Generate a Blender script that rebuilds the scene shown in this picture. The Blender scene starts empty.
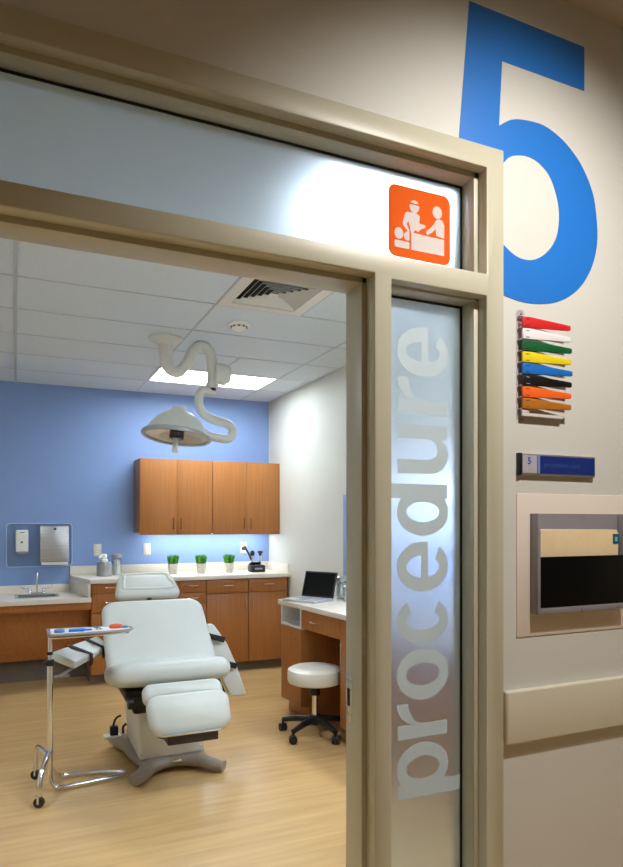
import bpy, bmesh, math, random
from mathutils import Vector, Matrix, Euler
random.seed(7)
S = bpy.context.scene
C = S.collection
PI = math.pi

# ------------------------------------------------------------------ materials
def mat(name, col, rough=.5, metal=0, **k):
    m = bpy.data.materials.new(name); m.use_nodes = True
    b = m.node_tree.nodes['Principled BSDF']
    b.inputs['Base Color'].default_value = (*col, 1)
    b.inputs['Roughness'].default_value = rough
    b.inputs['Metallic'].default_value = metal
    for key, v in k.items():
        b.inputs[key.replace('_', ' ')].default_value = v
    return m
def srgb(r, g, b):
    f = lambda c: (c/255/12.92) if c/255 <= .04045 else ((c/255+.055)/1.055)**2.4
    return (f(r), f(g), f(b))
def noisy(m, c1, c2, scale=(1, 1, 1), nscale=5, detail=4, coord='Object', lo=.35, hi=.65, bump=0, bscale=None, rough2=None, wob=0):
    """blend two colours by stretched noise, optional bump"""
    nt = m.node_tree; N = nt.nodes; L = nt.links
    b = N['Principled BSDF']
    tc = N.new('ShaderNodeTexCoord'); mp = N.new('ShaderNodeMapping'); mp.inputs['Scale'].default_value = scale
    nz = N.new('ShaderNodeTexNoise'); nz.inputs['Scale'].default_value = nscale; nz.inputs['Detail'].default_value = detail
    nz.inputs['Distortion'].default_value = wob
    cr = N.new('ShaderNodeValToRGB')
    cr.color_ramp.elements[0].position = lo; cr.color_ramp.elements[0].color = (*c1, 1)
    cr.color_ramp.elements[1].position = hi; cr.color_ramp.elements[1].color = (*c2, 1)
    L.new(tc.outputs[coord], mp.inputs['Vector']); L.new(mp.outputs[0], nz.inputs['Vector'])
    L.new(nz.outputs[0], cr.inputs[0]); L.new(cr.outputs[0], b.inputs['Base Color'])
    if bump:
        n2 = N.new('ShaderNodeTexNoise'); n2.inputs['Scale'].default_value = bscale or nscale
        L.new(tc.outputs[coord], n2.inputs['Vector'])
        bp = N.new('ShaderNodeBump'); bp.inputs['Strength'].default_value = bump; bp.inputs['Distance'].default_value = .002
        L.new(n2.outputs[0], bp.inputs['Height']); L.new(bp.outputs[0], b.inputs['Normal'])
    return m
M = {}
M['wall'] = noisy(mat('corridor_paint', (.6, .6, .6), .55), srgb(211, 210, 203), srgb(214, 213, 206), nscale=2, bump=.12, bscale=350)
M['room_wall'] = noisy(mat('room_paint', (.6, .6, .6), .6), srgb(208, 208, 198), srgb(212, 212, 202), nscale=2, bump=.1, bscale=300)
M['blue'] = noisy(mat('blue_paint', (.2, .3, .6), .5), srgb(131, 159, 209), srgb(134, 162, 212), nscale=2, bump=.1, bscale=300)
M['frame'] = noisy(mat('frame_enamel', (.6, .6, .5), .38), srgb(194, 190, 168), srgb(197, 193, 171), nscale=3, bump=.06, bscale=120)
M['ceiling'] = noisy(mat('ceiling_tile', (.8, .8, .8), .9), srgb(206, 217, 226), srgb(214, 224, 232), nscale=180, detail=2, bump=.2, bscale=260)
M['tbar'] = mat('t_bar', srgb(184, 192, 198), .5)
M['floor'] = None
M['wood'] = noisy(mat('honey_wood', (.4, .2, .1), .38), srgb(160, 100, 48), srgb(178, 116, 60), scale=(26, 26, 1.1), nscale=2.2, detail=6, lo=.25, hi=.78, wob=.4)
M['wood_dark'] = noisy(mat('shaded_gap', (.1, .05, .03), .7), srgb(70, 42, 24), srgb(80, 50, 30), nscale=6)
M['kick'] = noisy(mat('rubber_base', (.1, .1, .1), .6), srgb(112, 100, 88), srgb(118, 106, 94), nscale=6)
M['counter'] = noisy(mat('solid_surface', (.8, .8, .75), .3), srgb(236, 229, 215), srgb(224, 216, 201), nscale=160, detail=2)
M['vinyl'] = noisy(mat('white_vinyl', (.7, .72, .68), .38), srgb(205, 209, 203), srgb(209, 213, 207), nscale=6, bump=.1, bscale=180)
M['stool_vinyl'] = noisy(mat('stool_vinyl', (.8, .78, .7), .42), srgb(222, 219, 206), srgb(227, 224, 212), nscale=6, bump=.1, bscale=180)
M['enamel'] = mat('white_enamel', srgb(216, 216, 210), .35)
M['cream'] = mat('cream_plastic', srgb(222, 215, 195), .4)
M['taupe'] = noisy(mat('taupe_casting', (.3, .25, .2), .42), srgb(150, 138, 124), srgb(156, 144, 130), nscale=30)
M['black'] = mat('black_plastic', srgb(22, 22, 25), .4)
M['black_gloss'] = mat('black_acrylic', srgb(6, 7, 10), .3)
M['black_gloss'].node_tree.nodes['Principled BSDF'].inputs['Specular IOR Level'].default_value = .2
M['strap'] = mat('black_webbing', srgb(28, 28, 32), .8)
M['chrome'] = mat('chrome', (.78, .78, .8), .14, 1)
M['steel'] = noisy(mat('brushed_steel', (.6, .6, .62), .33, 1), (.52, .53, .55), (.66, .67, .69), scale=(1, 1, 60), nscale=4)
M['alu'] = mat('satin_aluminium', srgb(176, 172, 172), .38, .75)
M['grey'] = noisy(mat('grey_laminate', (.3, .3, .3), .45), srgb(136, 132, 138), srgb(141, 137, 142), nscale=20)
M['grey_dark'] = mat('grey_brown_side', srgb(112, 100, 100), .5)
M['manila'] = noisy(mat('manila_card', (.7, .6, .4), .7), srgb(229, 205, 162), srgb(233, 210, 168), nscale=30)
M['white'] = mat('white_plastic', srgb(236, 236, 232), .4)
M['paper'] = mat('white_paper', srgb(240, 240, 238), .8)
M['panel_white'] = mat('wall_guard', srgb(228, 216, 204), .4)
M['bluevinyl'] = mat('blue_film', srgb(24, 116, 206), .45)
M['letter5'] = M['bluevinyl']
M['navy'] = mat('navy_insert', srgb(24, 46, 122), .35)
M['lav'] = mat('lavender_insert', srgb(178, 175, 186), .4)
M['paleblue'] = mat('pale_blue_print', srgb(110, 140, 200), .5)
M['blueprint'] = mat('blue_print', srgb(40, 90, 180), .5)
M['pot'] = noisy(mat('glazed_pot', (.7, .65, .6), .4), srgb(222, 215, 204), srgb(206, 197, 184), nscale=40)
M['soil'] = mat('potting_soil', srgb(60, 42, 28), .9)
M['grass'] = noisy(mat('grass_blade', (.1, .4, .05), .5), srgb(70, 142, 44), srgb(112, 190, 70), nscale=60)
M['screen'] = mat('dark_screen', srgb(8, 10, 10), .25)
M['screen'].node_tree.nodes['Principled BSDF'].inputs['Specular IOR Level'].default_value = .25
M['silver'] = mat('silver_shell', srgb(196, 198, 202), .35, .5)
M['vent_dark'] = mat('duct_inside', srgb(26, 28, 34), .8)
M['gasket'] = mat('black_gasket', srgb(16, 16, 18), .5)
M['blue_wrap'] = mat('blue_wrap', srgb(30, 110, 200), .6)
M['orange_plastic'] = mat('orange_plastic', srgb(236, 92, 40), .5)
M['reflector'] = mat('warm_reflector', srgb(232, 220, 210), .3, .2)
M['lens'] = mat('lamp_lens', srgb(226, 228, 226), .25)
M['label_dark'] = mat('label_print', srgb(60, 70, 66), .5)
M['teal'] = mat('teal_label', srgb(20, 90, 110), .5)
M['green_dot'] = mat('green_print', srgb(90, 150, 70), .5)
FL = {'red': (214, 36, 38), 'white': (236, 234, 236), 'green': (12, 92, 48), 'yellow': (236, 214, 30), 'blue': (24, 112, 200),
      'black': (14, 12, 14), 'orange': (248, 106, 28), 'brown': (182, 112, 32)}
for k, v in FL.items(): M['flag_' + k] = mat('flag_' + k, srgb(*v), .4)

M['bronze'] = mat('dark_bronze', srgb(96, 66, 44), .4, .4)
def glassy(name, col, rough, ior=1.45):
    m = bpy.data.materials.new(name); m.use_nodes = True
    b = m.node_tree.nodes['Principled BSDF']
    b.inputs['Base Color'].default_value = (*col, 1)
    b.inputs['Roughness'].default_value = rough
    b.inputs['Transmission Weight'].default_value = 1
    b.inputs['IOR'].default_value = ior
    return m
def clear(name, col=(.9, .95, 1), spec=.12):
    m = bpy.data.materials.new(name); m.use_nodes = True
    nt = m.node_tree; N = nt.nodes; L = nt.links
    N.remove(N['Principled BSDF']); out = N['Material Output']
    t = N.new('ShaderNodeBsdfTransparent'); t.inputs[0].default_value = (*col, 1)
    g = N.new('ShaderNodeBsdfGlossy'); g.inputs['Roughness'].default_value = .08
    mx = N.new('ShaderNodeMixShader'); mx.inputs[0].default_value = spec
    L.new(t.outputs[0], mx.inputs[1]); L.new(g.outputs[0], mx.inputs[2]); L.new(mx.outputs[0], out.inputs[0])
    return m
M['acrylic'] = clear('clear_acrylic', (.93, .96, .98), .1)
M['acrylic_edge'] = mat('acrylic_edge', srgb(176, 205, 235), .3)
M['jar_glass'] = clear('jar_glass', (.9, .93, .93), .16)
M['clear_plastic'] = clear('clear_bracket', (.95, .93, .96), .12)

def frosted():
    m = bpy.data.materials.new('frosted_glass'); m.use_nodes = True
    nt = m.node_tree; N = nt.nodes; L = nt.links
    N.remove(N['Principled BSDF']); out = N['Material Output']
    r = N.new('ShaderNodeBsdfRefraction'); r.inputs['Roughness'].default_value = .76; r.inputs['IOR'].default_value = 1.2
    r.inputs['Color'].default_value = (.80, .85, .90, 1)
    t = N.new('ShaderNodeBsdfTranslucent'); t.inputs['Color'].default_value = (.92, .95, 1, 1)
    d = N.new('ShaderNodeBsdfDiffuse'); d.inputs['Color'].default_value = (.6, .64, .68, 1)
    m1 = N.new('ShaderNodeMixShader'); m1.inputs[0].default_value = .05
    m2 = N.new('ShaderNodeMixShader'); m2.inputs[0].default_value = .03
    L.new(r.outputs[0], m1.inputs[1]); L.new(t.outputs[0], m1.inputs[2])
    L.new(m1.outputs[0], m2.inputs[1]); L.new(d.outputs[0], m2.inputs[2]); L.new(m2.outputs[0], out.inputs[0])
    return m
M['frosted'] = frosted()
def film(name, col, trans, tfac):
    m = bpy.data.materials.new(name); m.use_nodes = True
    nt = m.node_tree; N = nt.nodes; L = nt.links
    N.remove(N['Principled BSDF']); out = N['Material Output']
    d = N.new('ShaderNodeBsdfDiffuse'); d.inputs[0].default_value = (*col, 1)
    t = N.new('ShaderNodeBsdfTranslucent'); t.inputs[0].default_value = (*trans, 1)
    mx = N.new('ShaderNodeMixShader'); mx.inputs[0].default_value = tfac
    L.new(d.outputs[0], mx.inputs[1]); L.new(t.outputs[0], mx.inputs[2]); L.new(mx.outputs[0], out.inputs[0])
    return m
M['etch'] = film('etched_letter', srgb(212, 228, 236), srgb(225, 232, 236), .16)
M['orange_film'] = film('orange_film', srgb(230, 112, 46), srgb(255, 140, 66), .35)
M['white_film'] = film('white_film', srgb(236, 232, 230), srgb(250, 248, 246), .35)

def emit(name, col, s):
    m = bpy.data.materials.new(name); m.use_nodes = True
    nt = m.node_tree; N = nt.nodes
    N.remove(N['Principled BSDF'])
    e = N.new('ShaderNodeEmission'); e.inputs[0].default_value = (*col, 1); e.inputs[1].default_value = s
    nt.links.new(e.outputs[0], N['Material Output'].inputs[0])
    return m
M['glow'] = emit('troffer_glow', (.84, .93, 1), 12)
M['glow_soft'] = emit('undercabinet_glow', (.86, .93, 1), 13)
M['glow_warm'] = emit('downlight_glow', (1, .9, .76), 10)

def floor_mat():
    m = mat('maple_sheet_floor', (.6, .45, .25), .26)
    nt = m.node_tree; N = nt.nodes; L = nt.links; b = N['Principled BSDF']
    tc = N.new('ShaderNodeTexCoord')
    def nz(sc, s, d=5, w=0):
        mp = N.new('ShaderNodeMapping'); mp.inputs['Scale'].default_value = sc
        n = N.new('ShaderNodeTexNoise'); n.inputs['Scale'].default_value = s; n.inputs['Detail'].default_value = d; n.inputs['Distortion'].default_value = w
        L.new(tc.outputs['Object'], mp.inputs['Vector']); L.new(mp.outputs[0], n.inputs['Vector']); return n
    a = nz((1.2, 16, 1), 1.6, 6, .3); c = nz((.8, 4.5, 1), 1.3, 3)
    r1 = N.new('ShaderNodeValToRGB'); r1.color_ramp.elements[0].position = .3; r1.color_ramp.elements[1].position = .72
    r1.color_ramp.elements[0].color = (*srgb(205, 167, 112), 1); r1.color_ramp.elements[1].color = (*srgb(219, 183, 127), 1)
    r2 = N.new('ShaderNodeValToRGB'); r2.color_ramp.elements[0].position = .35; r2.color_ramp.elements[1].position = .65
    r2.color_ramp.elements[0].color = (.84, .84, .84, 1); r2.color_ramp.elements[1].color = (1, 1, 1, 1)
    L.new(a.outputs[0], r1.inputs[0]); L.new(c.outputs[0], r2.inputs[0])
    mx = N.new('ShaderNodeMixRGB'); mx.blend_type = 'MULTIPLY'; mx.inputs[0].default_value = .6
    L.new(r1.outputs[0], mx.inputs[1]); L.new(r2.outputs[0], mx.inputs[2]); L.new(mx.outputs[0], b.inputs['Base Color'])
    return m
M['floor'] = floor_mat()

# ------------------------------------------------------------------ mesh helpers
def V(*a): return Vector(a)
class MB:
    def __init__(s): s.bm = bmesh.new()
    def box(s, a, b, bev=0, seg=2):
        t = bmesh.new()
        bmesh.ops.create_cube(t, size=1)
        c = [(a[i]+b[i])/2 for i in range(3)]; d = [abs(b[i]-a[i]) for i in range(3)]
        bmesh.ops.transform(t, matrix=Matrix.Translation(c) @ Matrix.Diagonal((*d, 1)), verts=t.verts)
        if bev: bmesh.ops.bevel(t, geom=t.edges[:], offset=min(bev, min(d)*.49), segments=seg, affect='EDGES', profile=.5)
        s._merge(t); return s
    def _merge(s, t, m=None):
        if m is not None: bmesh.ops.transform(t, matrix=m, verts=t.verts)
        me = bpy.data.meshes.new('tmp'); t.to_mesh(me); t.free(); s.bm.from_mesh(me); bpy.data.meshes.remove(me)
    def cushion(s, size, R, r, m, taper=1.0, seg=5, shear=0):
        """rounded pad: x width, y height, z thickness; R corner radius, r edge radius; taper = top/bottom width"""
        w, h, t_ = size
        pts = []
        for cx, cy, a0 in ((1, 1, 0), (-1, 1, 90), (-1, -1, 180), (1, -1, 270)):
            for k in range(8):
                a = math.radians(a0+k*90/7)
                x = cx*(w/2-R)+R*math.cos(a); y = cy*(h/2-R)+R*math.sin(a)
                f = (y/h+.5); x *= 1+(taper-1)*f
                pts.append((x, y))
        t = bmesh.new()
        rings = []
        n = seg
        prof = [(-r*(1-math.cos(k*PI/2/n)), t_/2-r+r*math.sin(k*PI/2/n)) for k in range(n+1)]
        prof = [(d, z) for d, z in prof]
        full = [(d, -z) for d, z in reversed(prof)] + prof
        for d, z in full:
            ring = []
            for x, y in pts:
                L_ = math.hypot(x/w, y/h)+1e-6
                sx = (w/2+d)/(w/2); sy = (h/2+d)/(h/2)
                ring.append(t.verts.new((x*sx, y*sy, z)))
            rings.append(ring)
        for a, b in zip(rings, rings[1:]):
            for i in range(len(pts)):
                j = (i+1) % len(pts); t.faces.new((a[i], a[j], b[j], b[i]))
        # slightly domed caps
        for ring, sg in ((rings[-1], 1), (rings[0], -1)):
            prev = ring
            for q, dz in ((.75, .006), (.4, .011)):
                nr = [t.verts.new((v.co.x*q if True else 0, v.co.y*q, ring[0].co.z+sg*dz*t_/.1)) for v in ring]
                for i in range(len(nr)):
                    j = (i+1) % len(nr)
                    t.faces.new((prev[i], prev[j], nr[j], nr[i]) if sg > 0 else (prev[j], prev[i], nr[i], nr[j]))
                prev = nr
            t.faces.new(prev if sg > 0 else prev[::-1])
        s._merge(t, m); return s
    def lathe(s, prof, m=None, n=40, cap=True):
        t = bmesh.new(); rings = []
        for r, z in prof:
            if r < 1e-5: rings.append([t.verts.new((0, 0, z))])
            else: rings.append([t.verts.new((r*math.cos(2*PI*i/n), r*math.sin(2*PI*i/n), z)) for i in range(n)])
        for a, b in zip(rings, rings[1:]):
            if len(a) == 1 and len(b) == 1: continue
            for i in range(n):
                j = (i+1) % n
                if len(a) == 1: t.faces.new((a[0], b[j], b[i]))
                elif len(b) == 1: t.faces.new((a[i], a[j], b[0]))
                else: t.faces.new((a[i], a[j], b[j], b[i]))
        if cap:
            if len(rings[0]) > 1: t.faces.new(rings[0][::-1])
            if len(rings[-1]) > 1: t.faces.new(rings[-1])
        s._merge(t, m); return s
    def tube(s, pts, r, n=12, smooth=True, sub=6, flat=1.0, closed=False):
        """r number or list of radii; flat squashes z"""
        P = [Vector(p) for p in pts]
        R = r if isinstance(r, (list, tuple)) else [r]*len(P)
        if smooth and len(P) > 2:
            Q, RR = [], []
            for i in range(len(P)-1):
                p0 = P[i-1] if i else P[i]*2-P[i+1]; p1, p2 = P[i], P[i+1]; p3 = P[i+2] if i+2 < len(P) else P[i+1]*2-P[i]
                for k in range(sub):
                    u = k/sub
                    Q.append(.5*((2*p1)+(-p0+p2)*u+(2*p0-5*p1+4*p2-p3)*u*u+(-p0+3*p1-3*p2+p3)*u**3))
                    RR.append(R[i]*(1-u)+R[i+1]*u)
            Q.append(P[-1]); RR.append(R[-1]); P, R = Q, RR
        t = bmesh.new(); rings = []
        up = None
        for i, p in enumerate(P):
            tan = (P[min(i+1, len(P)-1)]-P[max(i-1, 0)]).normalized()
            if up is None:
                up = Vector((0, 0, 1)) if abs(tan.z) < .9 else Vector((0, 1, 0))
            side = tan.cross(up).normalized(); up = side.cross(tan).normalized()
            rings.append([t.verts.new(p+R[i]*(math.cos(2*PI*k/n)*side+flat*math.sin(2*PI*k/n)*up)) for k in range(n)])
        for a, b in zip(rings, rings[1:]):
            for i in range(n):
                j = (i+1) % n; t.faces.new((a[i], a[j], b[j], b[i]))
        t.faces.new(rings[0][::-1]); t.faces.new(rings[-1])
        bmesh.ops.recalc_face_normals(t, faces=t.faces[:])
        s._merge(t); return s
    def cyl(s, a, b, r, n=24, r2=None):
        return s.tube([a, b], [r, r if r2 is None else r2], n=n, smooth=False)
    def prism(s, pts, vec, bev=0):
        t = bmesh.new()
        a = [t.verts.new(p) for p in pts]
        f = t.faces.new(a)
        g = bmesh.ops.extrude_face_region(t, geom=[f])
        vs = [e for e in g['geom'] if isinstance(e, bmesh.types.BMVert)]
        bmesh.ops.translate(t, vec=Vector(vec), verts=vs)
        bmesh.ops.recalc_face_normals(t, faces=t.faces[:])
        if bev: bmesh.ops.bevel(t, geom=t.edges[:], offset=bev, segments=3, affect='EDGES', profile=.5)
        s._merge(t); return s
    def shape2d(s, loops, thick, m):
        """loops of 2D points with holes -> filled, extruded slab from z=0 to z=thick, then transformed by m"""
        cu = bpy.data.curves.new('tmp', 'CURVE'); cu.dimensions = '2D'; cu.fill_mode = 'BOTH'; cu.extrude = thick/2
        for lp in loops:
            sp = cu.splines.new('POLY'); sp.points.add(len(lp)-1)
            for q, (x, y) in zip(sp.points, lp): q.co = (x, y, 0, 1)
            sp.use_cyclic_u = True
        o = bpy.data.objects.new('tmp', cu); C.objects.link(o)
        me = bpy.data.meshes.new_from_object(o.evaluated_get(bpy.context.evaluated_depsgraph_get()))
        t = bmesh.new(); t.from_mesh(me)
        bmesh.ops.translate(t, vec=(0, 0, thick/2), verts=t.verts)
        bpy.data.objects.remove(o); bpy.data.curves.remove(cu); bpy.data.meshes.remove(me)
        s._merge(t, m); return s
    def text(s, body, size, m, thick=.0006, off=0, align='LEFT'):
        cu = bpy.data.curves.new('tmp', 'FONT'); cu.body = body; cu.size = size; cu.extrude = thick; cu.offset = off; cu.align_x = align
        o = bpy.data.objects.new('tmp', cu); C.objects.link(o)
        me = bpy.data.meshes.new_from_object(o.evaluated_get(bpy.context.evaluated_depsgraph_get()))
        t = bmesh.new(); t.from_mesh(me)
        bpy.data.objects.remove(o); bpy.data.curves.remove(cu); bpy.data.meshes.remove(me)
        s._merge(t, m); return s

ROOTM = {}
def rootm(p):
    while p is not None:
        if p.name in ROOTM: return ROOTM[p.name]
        p = p.parent
    return Matrix.Identity(4)
def part(name, mb, m, parent=None, smooth=None, label=None):
    bm = mb.bm
    if parent is not None:
        bmesh.ops.transform(bm, matrix=rootm(parent).inverted(), verts=bm.verts)
    me = bpy.data.meshes.new(name); bm.to_mesh(me); bm.free()
    me.materials.append(m)
    for p in me.polygons: p.use_smooth = True
    o = bpy.data.objects.new(name, me); C.objects.link(o)
    me.update()
    ang = math.radians(35 if smooth is None else smooth)
    bm2 = bmesh.new(); bm2.from_mesh(me)
    for e in bm2.edges:
        if len(e.link_faces) == 2 and e.calc_face_angle(0) > ang: e.smooth = False
        elif len(e.link_faces) != 2: e.smooth = False
    bm2.to_mesh(me); bm2.free()
    if parent is not None: o.parent = parent
    if label: o['label'] = label
    return o
def thing(name, label, cat, loc=(0, 0, 0), rotz=0, group=None):
    o = bpy.data.objects.new(name, None); C.objects.link(o); o.empty_display_size = .05
    o.location = loc; o.rotation_euler = (0, 0, rotz)
    o['label'] = label; o['category'] = cat
    if group: o['group'] = group
    ROOTM[o.name] = Matrix.Translation(loc) @ Matrix.Rotation(rotz, 4, 'Z')
    return o
def solo(name, mb, m, label, cat, group=None, base=None, smooth=None):
    """a thing that is one mesh; its origin goes to base"""
    if base is not None: bmesh.ops.translate(mb.bm, vec=-Vector(base), verts=mb.bm.verts)
    o = part(name, mb, m, smooth=smooth)
    if base is not None: o.location = base; ROOTM[o.name] = Matrix.Translation(base)
    o['label'] = label; o['category'] = cat
    if group: o['group'] = group
    return o
def struct(name, mb, m, parent=None):
    o = part(name, mb, m, parent)
    if parent is None: o['kind'] = 'structure'
    return o
def copy_tree(o, loc, label=None):
    r = o.copy(); C.objects.link(r); r.location = loc
    if label: r['label'] = label
    def rec(src, dst):
        for ch in list(src.children):
            c = ch.copy(); C.objects.link(c); c.parent = dst; rec(ch, c)
    rec(o, r); return r

# ------------------------------------------------------------------ dimensions
H = 2.72          # room ceiling
CH = 3.23         # corridor ceiling
RX = 2.47         # right wall of the room
BY = 6.6          # back (blue) wall
LX = -1.45        # left wall of the room
FY = 1.70         # face of the door frame
WY = 1.712        # face of the corridor wall
RY = 1.845        # room face of that wall

# ------------------------------------------------------------------ room shell
struct('floor', MB().box((-3.2, -1.6, -.05), (4.6, 6.75, 0)), M['floor'])
struct('wall_back', MB().box((LX-.1, BY, 0), (RX+.1, BY+.1, H+.1)), M['blue'])
struct('wall_right', MB().box((RX, RY, 0), (RX+.1, BY, H+.1)), M['room_wall'])
struct('wall_left', MB().box((LX-.1, RY, 0), (LX, BY, H+.1)), M['room_wall'])
# corridor wall with the opening for the frame
wf = MB()
wf.box((1.45, WY, 0), (4.6, RY, CH))
wf.box((-.19, WY, 2.64), (1.45, RY, CH))
wf.box((-3.2, WY, 0), (-.19, RY, CH))
struct('wall_front', wf, M['wall'])
struct('wall_corridor', MB().box((-3.2, -1.7, 0), (4.6, -1.6, CH)), M['wall'])
struct('wall_corridor_left', MB().box((-3.3, -1.7, 0), (-3.2, RY, CH)), M['wall'])
struct('wall_corridor_right', MB().box((4.6, -1.7, 0), (4.7, RY, CH)), M['wall'])
struct('ceiling_corridor', MB().box((-3.3, -1.7, CH), (4.7, RY, CH+.1)), mat('corridor_ceiling', srgb(205, 192, 176), .8))
# room ceiling slab pieces around the two troffers and the vent
XS = [1.08, 2.15]
TR = [(1.08, 2.15, 5.48, 6.04), (1.08, 2.15, 2.06, 2.62), (-1.08, -.54, 3.21, 3.77)]
VT = (1.08, 1.62, 3.21, 3.77)
ce = MB()
ce.box((LX, 3.77, H), (1.08, BY, H+.05)); ce.box((LX, RY, H), (1.08, 3.21, H+.05)); ce.box((LX, 3.21, H), (-1.08, 3.77, H+.05)); ce.box((-.54, 3.21, H), (1.08, 3.77, H+.05)); ce.box((2.15, RY, H), (RX, BY, H+.05))
ce.box((1.08, RY, H), (2.15, 2.06, H+.05)); ce.box((1.08, 2.62, H), (2.15, 3.21, H+.05))
ce.box((1.62, 3.21, H), (2.15, 3.77, H+.05)); ce.box((1.08, 3.77, H), (2.15, 5.48, H+.05)); ce.box((1.08, 6.04, H), (2.15, BY, H+.05))
struct('ceiling', ce, M['ceiling'])
g = MB(); bw = .006; bz = H-.003
for x in (-1.08, 0, 1.08, 2.15): g.box((x-bw, RY, bz), (x+bw, BY, H+.0005))
g.box((-bw*2, RY, bz-.004), (bw, BY, H))
for y in (2.06, 2.62, 3.21, 3.77, 4.34, 4.91, 5.48, 6.04):
    g.box((LX, y-bw*.8, bz), (RX, y+bw*.8, H+.0005))
g.box((1.62-bw, 3.21, bz), (1.62+bw, 3.77, H+.0005)); g.box((1.60-bw, 4.91, bz), (1.60+bw, 5.48, H+.0005))
struct('ceiling_grid', g, M['tbar'])
tb = MB(); tb.box((1.457, WY-.012, 0), (4.6, WY, .1), .002)
struct('baseboard_corridor', tb, M['kick'])

# ------------------------------------------------------------------ hollow metal door frame
fr = MB(); B = .0035; F0, F1 = FY, 1.856
loops = [[(-.19, 0), (-.12, 0), (-.12, 2.17), (.973, 2.17), (.973, 0), (1.457, 0), (1.457, 2.645), (-.19, 2.645)],
         [(1.031, .16), (1.388, .16), (1.388, 2.16), (1.031, 2.16)], [(-.12, 2.23), (1.388, 2.23), (1.388, 2.575), (-.12, 2.575)]]
fr.shape2d(loops, F1-F0, Matrix(((1, 0, 0, 0), (0, 0, -1, F1), (0, 1, 0, 0), (0, 0, 0, 1))))
bmesh.ops.remove_doubles(fr.bm, verts=fr.bm.verts[:], dist=1e-5)
bmesh.ops.recalc_face_normals(fr.bm, faces=fr.bm.faces[:])
bmesh.ops.dissolve_limit(fr.bm, angle_limit=.02, verts=fr.bm.verts[:], edges=fr.bm.edges[:])
bmesh.ops.bevel(fr.bm, geom=[e for e in fr.bm.edges if e.calc_face_angle(0) > 1], offset=B, segments=2, affect='EDGES', profile=.5)
s0 = 1.752; q = .017
fr.box((-.122, s0, 0), (-.12+q, F1, 2.18), .002); fr.box((.973-q, s0, 0), (.98, F1, 2.18), .002)
fr.box((-.12, s0, 2.17-q), (.975, F1, 2.18), .002)       # door stops
for y0, y1 in ((1.742, 1.805), (1.819, F1)):             # glazing stops
    fr.box((1.028, y0, .15), (1.031+q, y1, 2.165), .002); fr.box((1.388-.019, y0, .15), (1.395, y1, 2.165), .002)
    fr.box((1.03, y0, 2.17-q), (1.39, y1, 2.18), .002); fr.box((1.03, y0, .155), (1.39, y1, .16+q), .002)
    fr.box((-.125, y0, 2.22), (-.12+q, y1, 2.58), .002); fr.box((1.388-.019, y0, 2.22), (1.395, y1, 2.58), .002)
    fr.box((-.12, y0, 2.575-.018), (1.39, y1, 2.58), .002)
frame = struct('trim_1', fr, M['frame'])
sp = MB(); sp.box((.9545, 1.815, .80), (.9565, 1.853, .955), .0008)
spo = part('strike_plate', sp, M['steel'], frame, label='brushed steel strike plate')
sp = MB(); sp.box((.9535, 1.826, .85), (.955, 1.843, .905), .0004); part('latch_hole', sp, M['vent_dark'], spo)
def pane(name, x0, x1, z0, z1):
    o = struct(name, MB().box((x0, 1.809, z0), (x1, 1.815, z1)), M['frosted'])
    k = MB(); w = .007
    k.box((x0, 1.8055, z1-w), (x1, 1.8085, z1)); k.box((x1-w, 1.8055, z0), (x1, 1.8085, z1))
    k.box((x0, 1.8055, z0), (x0+.003, 1.8085, z1))
    part('gasket', k, M['gasket'], o, label='black rubber gasket')
    return o
win1 = pane('window_1', -.12+q, 1.369, 2.232, 2.557)
win2 = pane('window_2', 1.031+q, 1.369, .16+q, 2.153)

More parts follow.
